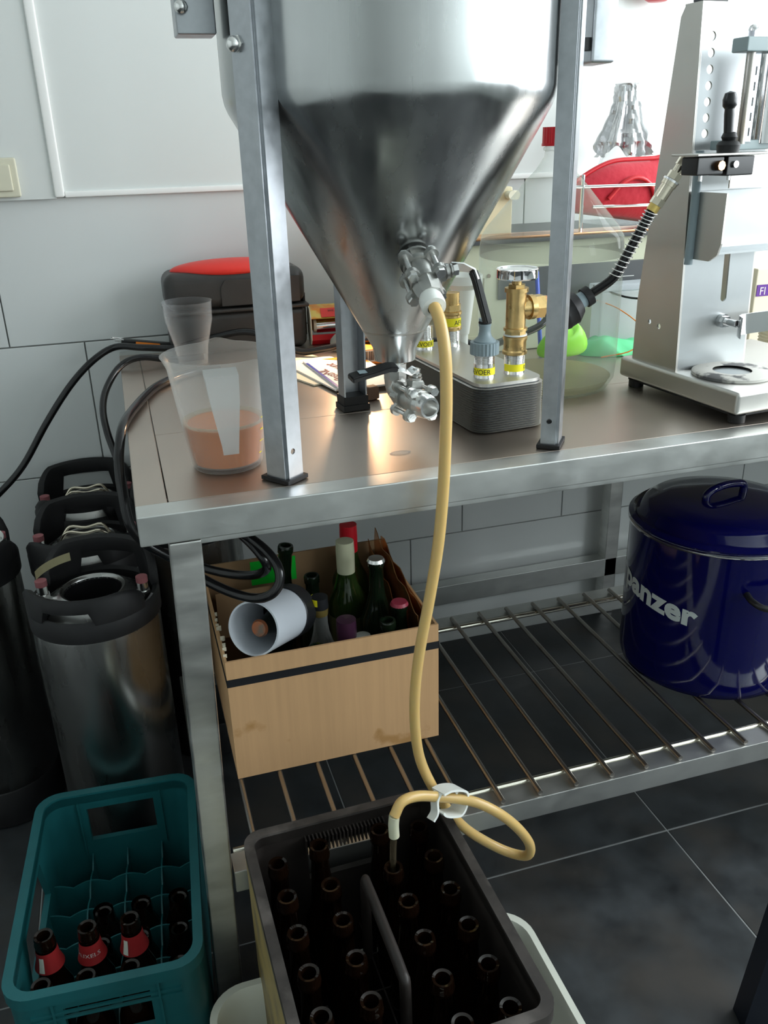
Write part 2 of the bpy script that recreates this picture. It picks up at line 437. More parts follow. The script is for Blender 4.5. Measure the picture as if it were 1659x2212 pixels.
# back wall: tiled to 1.2 m, smooth painted above
wb = struct(obj('wall_back', B().box(XL, XR, YB+0.008, YB+0.15, 0.0, ZC), grout, smooth=0))
def wtile(x0, x1, r, w=0.0015):
    z0, z1 = 0.3*r, 0.3*r+0.3
    o = obj('tile', B().box(x0+w, x1-w, YB, YB+0.0085, z0+w, z1-w, 0.0008, seg=1), tile_w, smooth=0); o.parent = wb
joints = {3: [-1.44, -0.84, -0.24, 0.36, 0.96, 1.56, 2.16], 2: [-1.287, -0.687, -0.087, 0.513, 1.113, 1.713, 2.313],
          1: [-1.59, -0.99, -0.39, 0.209, 0.809, 1.11, 1.71, 2.31], 0: [-1.14, -0.54, 0.06, 0.66, 1.26, 1.86, 2.46]}
for r, js in joints.items():
    e = [XL]+js+[XR]
    for a, b_ in zip(e, e[1:]):
        if b_-a > 0.05: wtile(a, b_, r)
up = obj('panel', B().box(-0.078, XR, YB-0.006, YB+0.009, 1.204, ZC), plaster, smooth=0); up.parent = wb
up2 = obj('panel', B().box(XL, -0.094, YB-0.012, YB+0.009, 1.197, ZC), plaster, smooth=0); up2.parent = wb
struct(obj('trim_1', B().box(-0.097, -0.078, YB-0.017, YB+0.002, 1.199, ZC, 0.004), trim_m))
struct(obj('trim_2', B().box(-0.078, XR, YB-0.012, YB+0.004, 1.198, 1.210, 0.003), trim_m))
struct(obj('wall_left', B().box(XL-0.1, XL, YF-0.1, YB+0.1, 0, ZC), plaster, smooth=0))
# right wall with a window and an added second opening for fill light
wr = B()
wy0, wy1, wz0, wz1 = 0.08, 1.92, 1.02, 2.42
dy0, dy1, dz0, dz1 = -1.30, -0.14, 1.10, 2.28
wr.box(XR, XR+0.15, YF-0.1, dy0, 0, ZC); wr.box(XR, XR+0.15, dy1, wy0, 0, ZC); wr.box(XR, XR+0.15, wy1, YB+0.1, 0, ZC)
wr.box(XR, XR+0.15, wy0, wy1, 0, wz0); wr.box(XR, XR+0.15, wy0, wy1, wz1, ZC)
wr.box(XR, XR+0.15, dy0, dy1, 0, dz0); wr.box(XR, XR+0.15, dy0, dy1, dz1, ZC)
struct(obj('wall_right', wr, plaster, smooth=0))
def window(name, M, w, h, nx):
    b = B()
    for i in range(nx+1):
        x = -w/2 + w*i/nx; b.box(x-0.02, x+0.02, -0.02, 0.02, -h/2, h/2, 0.003, M)
    b.box(-w/2, w/2, -0.02, 0.02, -h/2-0.02, -h/2+0.02, 0.003, M); b.box(-w/2, w/2, -0.02, 0.02, h/2-0.02, h/2+0.02, 0.003, M)
    o = struct(obj(name, b, trim_m))
    for i in range(nx):
        x0 = -w/2+w*i/nx+0.02; x1 = x0+w/nx-0.04
        obj('pane', B().box(x0, x1, -0.003, 0.003, -h/2+0.02, h/2-0.02, 0, M), pane_m, o, smooth=0)
window('window_1', T(XR+0.08, (wy0+wy1)/2, (wz0+wz1)/2) @ RZ(PI/2), wy1-wy0, wz1-wz0, 2)
window('fill_window', T(XR+0.08, (dy0+dy1)/2, (dz0+dz1)/2) @ RZ(PI/2), dy1-dy0, dz1-dz0, 1)
struct(obj('wall_front', B().box(XL-0.1, XR+0.1, YF-0.15, YF, 0, ZC), plaster, smooth=0))
struct(obj('ceiling', B().box(XL-0.1, XR+0.1, YF-0.1, YB+0.1, ZC, ZC+0.1), plaster, smooth=0))
# light switch
sw = thing('light_switch', 'cream double light switch on the back wall at the left', 'switch', (-0.21, YB-0.012, 1.2))
obj('frame', B().box(-0.262, -0.160, YB-0.024, YB-0.0115, 1.203, 1.277, 0.004), cream, sw)
obj('rocker', B().box(-0.250, -0.172, YB-0.029, YB-0.022, 1.215, 1.265, 0.003), cream, sw)

# ================================================================ STEEL TABLE
TT = 0.877
tbl = thing('steel_table', 'long stainless steel work table with a barred lower shelf', 'table', (0.9, 1.45, 0))
TX0, TX1, TY0, TY1 = -0.0175, 2.3, 1.0, 1.975
def tp(name, b, m=steel_x, **k): return obj(name, b, m, tbl, **k)
tp('front_rail', B().box(TX0, TX1, TY0, TY0+0.040, TT-0.040, TT, 0.002))
tp('rear_rail', B().box(TX0, TX1, TY1-0.040, TY1, TT-0.040, TT, 0.002))
tp('side_rail', B().box(TX0, TX0+0.040, TY0+0.0405, TY1-0.0405, TT-0.040, TT, 0.002), steel_top)
tp('side_rail', B().box(TX1-0.040, TX1, TY0+0.0405, TY1-0.0405, TT-0.040, TT, 0.002), steel_top)
tp('lower_flange', B().box(TX0+0.06, TX1-0.06, TY0+0.006, TY0+0.036, TT-0.0485, TT-0.040, 0.001))
tp('top_panel', B().box(TX0+0.0412, TX1-0.0412, TY0+0.0412, 1.329, TT-0.012, TT-0.0006, 0.0006), steel_top)
tp('top_panel', B().box(TX0+0.0412, TX1-0.0412, 1.3305, TY1-0.0412, TT-0.012, TT-0.0006, 0.0006), steel_top)
def leg(x, y, dx=0.0):
    b = B().box(-0.02, 0.02, -0.02, 0.02, 0, TT-0.041, 0.003)
    for v in b.bm.verts: v.co.x += x + dx*(1-v.co.z/TT); v.co.y += y
    tp('leg', b, steel)
leg(0.0375, 1.0215, -0.0215); leg(1.24, 1.0215); leg(2.2, 1.0215)
leg(0.0375, 1.953, -0.01); leg(1.24, 1.953); leg(2.2, 1.953)
SH = 0.29
tp('shelf_rail', B().box(0.045, TX1-0.1, 1.000, 1.041, SH-0.040, SH, 0.002))
tp('shelf_rail', B().box(0.045, TX1-0.1, 1.560, 1.600, SH-0.040, SH, 0.002))
tp('shelf_side_rail', B().box(0.010, 0.040, 1.043, 1.558, SH-0.040, SH, 0.002))
tp('shelf_side_rail', B().box(1.225, 1.255, 1.043, 1.558, SH-0.045, SH-0.005, 0.002))
tp('rear_low_rail', B().box(0.06, TX1-0.1, 1.933, 1.972, 0.122, 0.178, 0.002))
tp('cross_rod', B().cyl((0.05, 1.047, SH-0.003), (TX1-0.12, 1.047, SH-0.003), 0.0055), steel_rod2)
tp('cross_rod', B().cyl((0.05, 1.552, SH-0.003), (TX1-0.12, 1.552, SH-0.003), 0.0055), steel_rod2)
r0 = None
for k in range(-8, 23):
    x = 0.616+0.0665*k
    if r0 is None:
        r0 = obj('shelf_rod', B().cyl((0, 1.004, SH+0.0062), (0, 1.580, SH+0.0062), 0.0045, n=12), steel_rod, tbl); rb = r0
    else:
        rb = r0.copy(); COL.objects.link(rb)
    rb.location = (x, 0, 0)
RODTOP = SH+0.0108

# ================================================================ CONICAL FERMENTER ON ITS STAND
AX, AY, AR = 0.373, 1.19, 0.2155
fm = thing('conical_fermenter', 'stainless conical fermenter tank held in a three legged stand on the table', 'fermenter', (AX, AY, TT))
Mx = T(AX, AY, 0)
prof = [(0.030, 0.994), (0.032, 1.012), (0.042, 1.030)]
tn = math.tan(math.radians(28.3))
zk = 1.335
for k in range(1, 9):
    z = 1.030+(zk-0.012-1.030)*k/8; prof.append((0.042+(z-1.030)*(AR-0.006-0.042)/(zk-0.012-1.030), z))
prof += [(AR-0.002, zk-0.002), (AR, zk+0.010), (AR, 1.40), (AR, 1.55), (AR, 1.72), (AR-0.02, 1.76), (0.10, 1.79), (0.0, 1.795)]
cone = obj('tank_body', B().lathe([(0, 0.994)]+prof, 96, Mx), steel_tank, fm, smooth=60)
obj('weld_ring', B().lathe([(0.0455, 1.036), (0.0468, 1.0375), (0.0477, 1.040)], 48, Mx), cast, fm)
# three channel legs, open towards the tank
def channel(cx, cy, ang, z0, z1, name='stand_leg', d=0.031):
    """web centre (cx,cy), web facing outwards along ang"""
    M = T(cx, cy, 0) @ RZ(ang)
    w, t = 0.020, 0.0025
    prof = [(0, -w), (0, w), (-d, w), (-d, w-t), (-t, w-t), (-t, -w+t), (-d, -w+t), (-d, -w)]
    b = B().prism(prof, z0, z1)
    es = [e for e in b.bm.edges if abs(e.verts[0].co.x) < 1e-6 and abs(e.verts[1].co.x) < 1e-6 and abs(e.verts[0].co.z-e.verts[1].co.z) > 0.1]
    bmesh.ops.bevel(b.bm, geom=es, offset=0.004, segments=3, affect='EDGES')
    bmesh.ops.transform(b.bm, matrix=M, verts=b.bm.verts)
    o = obj(name, b, galv, fm, smooth=40)
    foot = B().box(-0.036, 0.0035, -0.0235, 0.0235, TT, TT+0.010, 0.001, M).box(-0.0335, 0.0015, -0.0215, 0.0215, TT+0.008, TT+0.024, 0.001, M)
    if cy < 1.2:
        foot = B().box(-d-0.005, 0.0035, -0.0245, 0.0245, TT, TT+0.006, 0.001, M)\
            .box(-d+0.002, -0.004, -0.017, 0.017, TT+0.004, TT+0.03, 0.001, M)
    obj('foot', foot, black_rub, o)
    return o, M
aL = math.atan2(-0.6, -0.8); aR = math.atan2(-0.6, 0.8)
lL, ML = channel(0.165, 1.060, aL, TT+0.004, 1.62)
lR, MR = channel(0.5790, 1.0600, aR, TT+0.004, 1.62, d=0.025)
lB, MB_ = channel(0.3475, 1.372, PI/2+0.12, TT+0.012, 1.62)
# holes in the flanges facing the room
wML = ML
def hole(M, y, z, r=0.004):
    def f(b):
        p0 = M @ Vector((-0.014, y-0.01, z)); p1 = M @ Vector((-0.014, y+0.01, z)); b.cyl(p0, p1, r)
    return f
def cutw(o, fs):
    pim = o.matrix_parent_inverse.copy(); par = o.parent
    o.parent = None; cut(o, fs); o.parent = par; o.matrix_parent_inverse = pim
cutw(lL, [hole(ML, 0.019, 0.919)])
cutw(lR, [hole(MR, -0.019, 0.917)])
obj('bolt', B().sphere((0.157, 1.064, 1.388), 0.0085, n=14).cyl((0.170, 1.072, 1.388), (0.159, 1.064, 1.388), 0.0095, n=6), boltm, fm)
obj('bracket', B().box(0.105, 0.150, 1.14, 1.185, 1.405, 1.62, 0.002), galv, fm)
obj('bolt', B().sphere((0.112, 1.137, 1.432), 0.008, n=12), boltm, fm)
obj('bracket', B().box(0.612, 0.646, 1.095, 1.15, 1.371, 1.62, 0.004), galv, fm)
obj('washer', B().box(0.603, 0.613, 1.10, 1.11, 1.385, 1.400, 0.001), black_rub, fm)
# outlet, elbow
obj('outlet_sleeve', B().cyl((AX, AY, 0.996), (AX, AY, 0.974), 0.0135, n=24).cyl((AX-0.003, AY-0.0125, 0.993), (AX-0.003, AY-0.0125, 0.979), 0.007, n=12), white_pl, fm)
ax2 = Vector((0.20, -0.975, -0.02)).normalized()
e0 = Vector((AX, AY, 0.984)); vc = Vector((0.3835, 1.138, 0.944))
obj('elbow', B().tube([e0, (AX, AY, 0.965), (AX+0.001, AY-0.004, 0.952), (AX+0.003, AY-0.016, 0.9455), vc-ax2*0.034], 0.0165, 20, 6)
    .cyl((AX, AY, 0.988), (AX, AY, 0.966), 0.0175, n=8), cast, fm)

def ball_valve(label, C, axis, upv, handle_pts, grip_from, sc=1.0, hw=0.009, writing=False, inlet=True):
    """three piece ball valve: body, two lobed flanges, four bolts, stem, nut, flat handle with black sleeve"""
    v = thing('ball_valve', label, 'valve', tuple(C))
    M = frame(C, axis, upv) @ Matrix.Scale(sc, 4)
    bd = B().lathe([(0.0001, -0.018), (0.0155, -0.018), (0.0185, -0.006), (0.0185, 0.006), (0.0155, 0.018), (0.0001, 0.018)], 24, M)
    bd.box(-0.009, 0.009, 0.005, 0.030, -0.008, 0.008, 0.001, M)
    obj('body', bd, cast, v)
    for s in (-1, 1):
        poly = []
        for k in range(96):
            a = 2*PI*k/96
            r = 0.0195 + 0.0125*max(0, math.cos(2*(a-PI/4)*2/2*1.0))**1 * 0
            # four lobes towards the bolts
            d = min(abs(((a-q+PI) % (2*PI))-PI) for q in (PI/4, 3*PI/4, 5*PI/4, 7*PI/4))
            lobe = 0.0245*math.cos(d)+math.sqrt(max(0.0, 0.0082**2-(0.0245*math.sin(d))**2)) if 0.0245*math.sin(d) < 0.0082 and d < 1 else 0
            poly.append((max(r, lobe)*math.cos(a), max(r, lobe)*math.sin(a)))
        f = B().prism(poly, s*0.018-0.0035, s*0.018+0.0035, M)
        obj('flange', f, cast, v)
        if s == 1:
            e = B().lathe([(0.0118, 0.0215), (0.0118, 0.045), (0.0148, 0.045), (0.0165, 0.041), (0.0180, 0.030), (0.0185, 0.0215)], 8 if inlet else 32, M)
            e.lathe([(0.0001, 0.016), (0.0118, 0.016), (0.0118, 0.045)], 24, M)
        else:
            e = B().cyl(M @ Vector((0, 0, -0.0215)), M @ Vector((0, 0, -0.040)), 0.0185*sc, n=6)
        obj('end_connection', e, cast if s < 0 or inlet else boltm, v)
    for q in range(4):
        a = PI/4+q*PI/2; x, y = 0.0245*math.cos(a), 0.0245*math.sin(a)
        p = lambda z: M @ Vector((x, y, z))
        bt = B().cyl(p(-0.028), p(0.021), 0.0036*sc, n=12).cyl(p(0.0215), p(0.028), 0.0068*sc, n=6).cyl(p(-0.021), p(-0.027), 0.0064*sc, n=6)
        obj('bolt', bt, boltm, v)
    q = lambda x, y, z=0.0: M @ Vector((x, y, z))
    obj('stem', B().cyl(q(0, 0.024), q(0, 0.047), 0.0045*sc, n=12).cyl(q(0, 0.030), q(0, 0.034), 0.010*sc, n=16).cyl(q(0, 0.0365), q(0, 0.0385), 0.009*sc, n=16), cast, v)
    obj('stem_nut', B().cyl(q(0, 0.040), q(0, 0.046), 0.0072*sc, n=6), boltm, v)
    hp = [Vector(h) for h in handle_pts]
    def strap(pts, w, t, nrm):
        b = B(); prev = None
        for i, pnt in enumerate(pts):
            d = (pts[min(i+1, len(pts)-1)]-pts[max(i-1, 0)]).normalized()
            sd = d.cross(nrm).normalized(); nn = sd.cross(d).normalized()
            ringv = [b.bm.verts.new(pnt+sd*w+nn*t), b.bm.verts.new(pnt-sd*w+nn*t), b.bm.verts.new(pnt-sd*w-nn*t), b.bm.verts.new(pnt+sd*w-nn*t)]
            if prev:
                for k in range(4): b.bm.faces.new((prev[k], prev[(k+1) % 4], ringv[(k+1) % 4], ringv[k]))
            else: b.bm.faces.new(list(reversed(ringv)))
            prev = ringv
        b.bm.faces.new(prev); return b
    nrm = Vector(handle_pts[0]) - Vector(C); nrm.normalize()
    if writing: nrm = Vector((0.05, -0.25, 1)).normalized()
    h = obj('handle', strap(hp[:grip_from+2], 0.0075, 0.0012, nrm), boltm, v)
    gp = hp[grip_from:]
    gb = strap(gp, hw, 0.0042, nrm)
    bmesh.ops.bevel(gb.bm, geom=list(gb.bm.edges), offset=0.0016, segments=2, affect='EDGES')
    gr = obj('grip', gb, black_pl, h)
    if writing:
        M2 = frame((gp[0]*0.45+gp[-1]*0.55)+nrm*0.0045, nrm, (0, 1, 0))
        obj('grip_panel', B().box(-0.020, 0.014, -0.0045, 0.0045, -0.0004, 0.0002, 0, M2 @ RZ(0.14)), greyconn, h)
    return v, M
ball_valve('lower ball valve below the cone tip with black lever pointing left', vc, ax2, Vector((0.08, 0, 1)),
           [(0.3870, 1.138, 0.9905), (0.3760, 1.134, 0.9860), (0.3560, 1.130, 0.9965), (0.3440, 1.128, 0.9985), (0.2860, 1.118, 0.9900)], 2, writing=True, inlet=False)
vc1 = Vector((0.3655, 1.045, 1.131)); ax1 = Vector((-0.05, -0.90, -0.44)).normalized()
obj('side_port', B().cyl(vc1-ax1*0.06, vc1-ax1*0.030, 0.0185, n=6).cyl(vc1-ax1*0.034, vc1-ax1*0.030, 0.0215, n=24), cast, fm)
vv, Mv1 = ball_valve('upper ball valve on the side of the cone with dangling black lever', vc1, ax1, Vector((1, 0.1, 0.22)),
           [(0.4060, 1.050, 1.138), (0.4200, 1.047, 1.138), (0.4330, 1.044, 1.133), (0.4370, 1.042, 1.122), (0.4510, 1.035, 1.067)], 2, hw=0.0065)

# silicone tube with hose end, clamp and filling wand
tb_ = thing('silicone_tube', 'amber silicone tube hanging from the upper valve with a loop at its end', 'tube', (0.36, 0.985, 1.1))
TUBE = [(0.3605, 1.000, 1.1085), (0.359, 0.985, 1.1035), (0.36, 0.967, 1.088), (0.362, 0.955, 1.054), (0.362, 0.95, 1.004), (0.361, 0.95, 0.946), (0.358, 0.95, 0.878), (0.351, 0.95, 0.802), (0.338, 0.95, 0.722), (0.325, 0.95, 0.653), (0.317, 0.95, 0.587), (0.316, 0.95, 0.525), (0.323, 0.95, 0.466), (0.342, 0.95, 0.41), (0.362, 0.947, 0.369), (0.394, 0.945, 0.319), (0.437, 0.938, 0.279), (0.468, 0.925, 0.264), (0.483, 0.91, 0.272), (0.482, 0.905, 0.298), (0.462, 0.903, 0.335), (0.433, 0.905, 0.37), (0.4, 0.912, 0.395), (0.37, 0.918, 0.407), (0.337, 0.918, 0.42), (0.305, 0.912, 0.435), (0.280, 0.905, 0.438), (0.267, 0.9, 0.421)]
obj('hose', B().tube(TUBE, 0.0076, 16, 5), tube_m, tb_, smooth=80)
obj('clear_end', B().tube([(0.267, 0.9, 0.4212), (0.2655, 0.9, 0.405), (0.266, 0.9, 0.385)], 0.0077, 16, 4), tube_e, tb_, smooth=80, label='pale clear end of the tube')
obj('hose_end', B().lathe([(0.0085, 0.0), (0.0145, 0.001), (0.0155, 0.006), (0.0150, 0.018), (0.0118, 0.026), (0.0085, 0.027)], 24, frame(Vector(TUBE[0])+ax1*0.018, -ax1)), white_pl, tb_, label='white plastic nut')
tag(obj('filling_wand', B().tube([(0.266, 0.9, 0.392), (0.2625, 0.897, 0.35), (0.259, 0.893, 0.20)], 0.0048, 12, 3), wand_m), 'smoky filling wand reaching from the tube into a bottle', 'wand')
cl = thing('tube_clamp', 'white plastic clamp holding two runs of amber tube together', 'clamp', (0.352, 0.935, 0.40))
Mc = frame((0.3560, 0.920, 0.405), (0.3, -0.9, 0.25), (0.35, 0, 1)) @ Matrix.Scale(1.35, 4)
bnd = [(-0.016, 0.0115), (-0.006, 0.0145), (0.008, 0.0140), (0.0165, 0.010), (0.0175, -0.002), (0.012, -0.0125), (0.000, -0.0135), (-0.010, -0.0115), (-0.014, -0.008)]
def strip3(path, z0, z1, t, M):
    P = catmull([Vector((a, b_, 0)) for a, b_ in path], 4); out = []; inn = []
    for i, p in enumerate(P):
        d = (P[min(i+1, len(P)-1)]-P[max(i-1, 0)]).normalized(); nn = Vector((-d.y, d.x, 0))
        out.append((p.x+nn.x*t, p.y+nn.y*t)); inn.append((p.x-nn.x*t, p.y-nn.y*t))
    return B().prism(out+inn[::-1], z0, z1, M)
obj('band', strip3(bnd, -0.011, 0.011, 0.0012, Mc), white_pl, cl)
obj('jaw', strip3([(-0.016, 0.0115), (-0.0195, 0.003), (-0.0175, -0.010), (-0.022, -0.018)], -0.006, 0.006, 0.0012, Mc), white_pl, cl)
obj('tooth', B().prism([(0.002, 0.013), (0.008, 0.013), (0.005, 0.007)], -0.006, 0.006, Mc), white_pl, cl)

# ================================================================ ON THE TABLE
# measuring jug
J = (0.114, 1.158)
jg = thing('measuring_jug', 'milky plastic measuring jug with cloudy amber beer in it', 'jug', (*J, TT))
MJ = T(*J, TT)
def jr(z): return 0.0485+(0.0690-0.0485)*z/0.148
jp = [(0.0001, 0.0), (0.047, 0.0), (0.0485, 0.003), (jr(0.05), 0.05), (jr(0.10), 0.10), (jr(0.14), 0.14), (0.0735, 0.153), (0.0755, 0.156), (0.0735, 0.157), (0.0675, 0.146), (jr(0.05)-0.0018, 0.05), (0.0465, 0.006), (0.0001, 0.005)]
jb = B().lathe(jp, 64, MJ)
for v in jb.bm.verts:      # pouring lip at the far side
    l = MJ.inverted() @ v.co; a = math.atan2(l.y, l.x); d = abs(a-PI*0.46)
    if d < 0.32 and l.z > 0.11:
        k = (1-d/0.32)*(l.z-0.11)/0.047; l.x *= 1+0.11*k; l.y *= 1+0.11*k; l.z += 0.004*k; v.co = MJ @ l
obj('body', jb, jug_pl, jg, smooth=70)
obj('beer', B().lathe([(0.0001, 0.0075), (0.0455, 0.0075), (jr(0.062)-0.0025, 0.062), (0.0001, 0.062)], 48, MJ), beer, jg)
obj('foam_ring', B().lathe([(jr(0.062)-0.0028, 0.0622), (jr(0.066)-0.002, 0.067), (jr(0.062)-0.008, 0.0625)], 48, MJ), yeast, jg)
Mh = frame((J[0]+0.006, J[1], TT), (0, 0, 1)) @ RZ(0)
hb = B()
pr_ = [(-0.072, 0.152, 0.021), (-0.092, 0.146, 0.021), (-0.094, 0.115, 0.0185), (-0.088, 0.05, 0.0105), (-0.083, 0.040, 0.0100)]
rings = []
for (yy, zz, w) in pr_:
    rings.append([(-w, yy, zz), (w, yy, zz)])
back = [(-0.068, 0.146), (-0.084, 0.138), (-0.087, 0.112), (-0.082, 0.052), (-0.079, 0.046)]
vf = [[hb.bm.verts.new((J[0]-0.006+x*1.0+(0.152-z)*0.03, J[1]+y, TT+z)) for (x, y, z) in r] for r in rings]
vb = [[hb.bm.verts.new((J[0]-0.006+s*w+(0.152-z)*0.03, J[1]+y, TT+z)) for s in (-1, 1)] for (y, z), (_, _, w) in zip(back, pr_)]
for i in range(4):
    hb.bm.faces.new((vf[i][0], vf[i][1], vf[i+1][1], vf[i+1][0])); hb.bm.faces.new((vb[i][0], vb[i][1], vb[i+1][1], vb[i+1][0]))
    hb.bm.faces.new((vf[i][0], vf[i+1][0], vb[i+1][0], vb[i][0])); hb.bm.faces.new((vf[i][1], vf[i+1][1], vb[i+1][1], vb[i][1]))
hb.bm.faces.new((vf[4][0], vf[4][1], vb[4][1], vb[4][0])); hb.bm.faces.new((vf[0][0], vf[0][1], vb[0][1], vb[0][0]))
obj('handle', hb, jug_hd, jg, smooth=30)
mk = B()
for k in range(7):
    a0 = math.radians(-38); z = 0.02+0.017*k; R_ = jr(z)+0.0006
    for q in range(4):
        a = a0+q*0.035*(1.6 if k % 2 else 1); b_ = a+0.035
        mk.quad([MJ @ Vector((R_*math.cos(a), R_*math.sin(a), z)), MJ @ Vector((R_*math.cos(b_), R_*math.sin(b_), z)), MJ @ Vector((R_*math.cos(b_), R_*math.sin(b_), z+0.0014)), MJ @ Vector((R_*math.cos(a), R_*math.sin(a), z+0.0014))])
obj('scale_marks', mk, yellowlab, jg, smooth=0)

# clear plastic cup behind the jug
cu_ = thing('plastic_cup', 'clear plastic beaker standing behind the measuring jug', 'cup', (0.128, 1.80, TT))
obj('wall', B().lathe([(0.0001, 0), (0.030, 0), (0.034, 0.035), (0.047, 0.088), (0.049, 0.125), (0.0502, 0.126), (0.0475, 0.125), (0.0455, 0.088), (0.0325, 0.035), (0.0285, 0.003), (0.0001, 0.002)], 40, T(0.128, 1.80, TT)), cup_pl, cu_, smooth=70)

# red topped case at the wall
cs = thing('tool_case', 'dark grey moulded case with a red oval lid against the wall', 'case', (0.24, 1.92, TT))
obj('shell', B().box(0.092, 0.385, 1.862, 1.975, TT, TT+0.088, 0.016, seg=4).box(0.086, 0.391, 1.858, 1.978, TT+0.086, TT+0.094, 0.003), grey_pl, cs)
ub = B().box(0.090, 0.387, 1.862, 1.975, TT+0.092, 1.048, 0.024, seg=5)
obj('upper_shell', ub, grey_pl, cs)
obj('front_recess', B().prism([(0.205, TT+0.100), (0.372, TT+0.100), (0.372, 1.030), (0.215, 1.030), (0.205, 1.015)], -1.8615, -1.8595, Matrix(((1, 0, 0, 0), (0, 0, -1, 0), (0, 1, 0, 0), (0, 0, 0, 1)))), grey_pl, cs)
obj('grip_slot', B().box(0.383, 0.3885, 1.885, 1.95, TT+0.02, 0.99, 0.002), black_pl, cs)
lid = B().sphere((0, 0, 0), 1, 0.128, 0.052, 0.020, 32)
bmesh.ops.translate(lid.bm, vec=(0.236, 1.915, 1.048), verts=lid.bm.verts)
obj('lid', lid, red_pl, cs, smooth=80, label='bright red oval lid')

# foil dispenser box
fb = thing('foil_box', 'orange printed cardboard box with a foil roll inside by the wall', 'box', (0.45, 1.9, TT))
Mf = T(0.398, 1.905, TT) @ RZ(-0.10)
pf = [(0, 0), (0.035, 0), (0.050, 0.012), (0.050, 0.060), (0.030, 0.078), (0.0, 0.082), (-0.018, 0.060), (-0.018, 0.022)]
Myz = Matrix(((0, 0, 1, 0), (-1, 0, 0, 0), (0, 1, 0, 0), (0, 0, 0, 1)))
obj('end_flap', B().prism(pf, -0.002, 0.0, Mf @ Myz), paper2, fb, smooth=0)
top_ = [(-0.018, 0.022), (-0.018, 0.060), (0.0, 0.082), (0.030, 0.078), (0.050, 0.060), (0.048, 0.058), (0.029, 0.075), (0.001, 0.079), (-0.015, 0.059), (-0.015, 0.022)]
obj('printed_lid', B().prism(top_, 0, 0.15, Mf @ Myz), foodprint, fb, smooth=0)
obj('tray', B().prism([(-0.015, 0.0), (0.035, 0), (0.050, 0.012), (0.050, 0.024), (0.047, 0.024), (0.047, 0.013), (0.034, 0.003), (-0.015, 0.003)], 0, 0.15, Mf @ Myz), red_cap, fb, smooth=0)
obj('foil_roll', B().cyl(Mf @ Vector((0.012, -0.026, 0.040)), Mf @ Vector((0.15, -0.026, 0.040)), 0.0155, n=20), chrome, fb)
obj('cardboard_core', B().cyl(Mf @ Vector((0.006, -0.026, 0.040)), Mf @ Vector((0.0125, -0.026, 0.040)), 0.0150, n=20), paper2, fb)
rl = obj('label', B().box(0.022, 0.066, -0.0005, 0.0005, -0.012, 0.012, 0, Mf @ T(0, -0.042, 0.070) @ Matrix.Rotation(-0.85, 4, 'X')), red_pl, fb, smooth=0)
lettering('WIE', 0.008, Mf @ T(0.044, -0.0430, 0.0722) @ Matrix.Rotation(PI/2-0.85, 4, 'X'), ink, fb)
lettering('WINT', 0.008, Mf @ T(0.044, -0.0470, 0.0660) @ Matrix.Rotation(PI/2-0.85, 4, 'X'), white_ink, fb)

# cloth by the foil box
cb = B().sphere((0, 0, 0), 1, 0.055, 0.045, 0.032, 24)
for v in cb.bm.verts:
    n_ = noise.noise(v.co*22)*0.010; v.co *= 1+n_*12*0.1; v.co.z = max(0, v.co.z+0.010+n_); v.co += Vector((0.475, 1.80, TT))
tag(obj('grey_cloth', cb, cloth_g, smooth=80), 'crumpled grey cloth lying before the foil box', 'cloth')

# papers
def sheet(name, pts, z, m, label, t=0.0012, curl=0.0):
    b = B().prism(pts, z, z+t)
    return tag(obj(name, b, m, smooth=0), label, 'paper')
def rq(cx, cy, w, h, a):
    c, s = math.cos(a), math.sin(a)
    return [(cx+x*c-y*s, cy+x*s+y*c) for x, y in ((-w/2, -h/2), (w/2, -h/2), (w/2, h/2), (-w/2, h/2))]
sheet('folded_leaflet', rq(0.345, 1.640, 0.13, 0.21, 0.35), TT+0.0002, paper2, 'cream leaflet lowest in the pile of post behind the stand leg', 0.003)
sheet('envelope', rq(0.372, 1.590, 0.105, 0.25, 0.20), TT+0.0035, paper, 'white envelope in the middle of the pile of post', 0.003)
mg = thing('postal_leaflet', 'white postal leaflet with blue and orange print lying upside down', 'leaflet', (0.4, 1.65, TT+0.007))
ML2 = T(0.402, 1.566, TT+0.0068) @ RZ(0.07)
obj('sheet', B().box(-0.060, 0.060, -0.12, 0.12, 0, 0.003, 0, ML2), paper, mg, smooth=0)
obj('blue_band', B().box(-0.0605, -0.055, -0.10, 0.10, 0.0028, 0.0034, 0, ML2), bluep, mg, smooth=0)
obj('orange_corner', B().prism([(-0.02, 0.118), (0.058, 0.118), (0.058, 0.05)], 0.0028, 0.0036, ML2), orangep, mg, smooth=0)
Mtx = RZ(1.78)
lettering('PostNL', 0.030, T(0.3600, 1.598, TT+0.0104) @ Mtx, maroon_ink, mg, 0.0004, align='RIGHT')
lettering('Pakketpunt', 0.030, T(0.3850, 1.640, TT+0.0104) @ Mtx, maroon_ink, mg, 0.0004, align='RIGHT')
oc = thing('orange_parcel', 'orange carton with a barcode label behind the cone tip', 'box', (0.475, 1.66, TT))
Mo = T(0.478, 1.672, TT) @ RZ(-0.12)
obj('carton', B().box(-0.045, 0.055, -0.03, 0.03, 0, 0.030, 0.002, Mo), orangep, oc)
bc = B(); x = -0.028
while x < 0.04:
    w = random.choice((0.0009, 0.0018)); bc.box(x, x+w, -0.0312, -0.0303, 0.008, 0.026, 0, Mo); x += w+random.choice((0.0009, 0.0018))
obj('label', B().box(-0.032, 0.048, -0.0306, -0.0299, 0.005, 0.028, 0, Mo), paper2, oc, smooth=0)
obj('barcode', bc, ink, oc, smooth=0)
sheet('orange_leaflet', rq(0.462, 1.560, 0.12, 0.11, 0.15), TT+0.0002, orangep, 'orange and white leaflet under the black lever', 0.002)
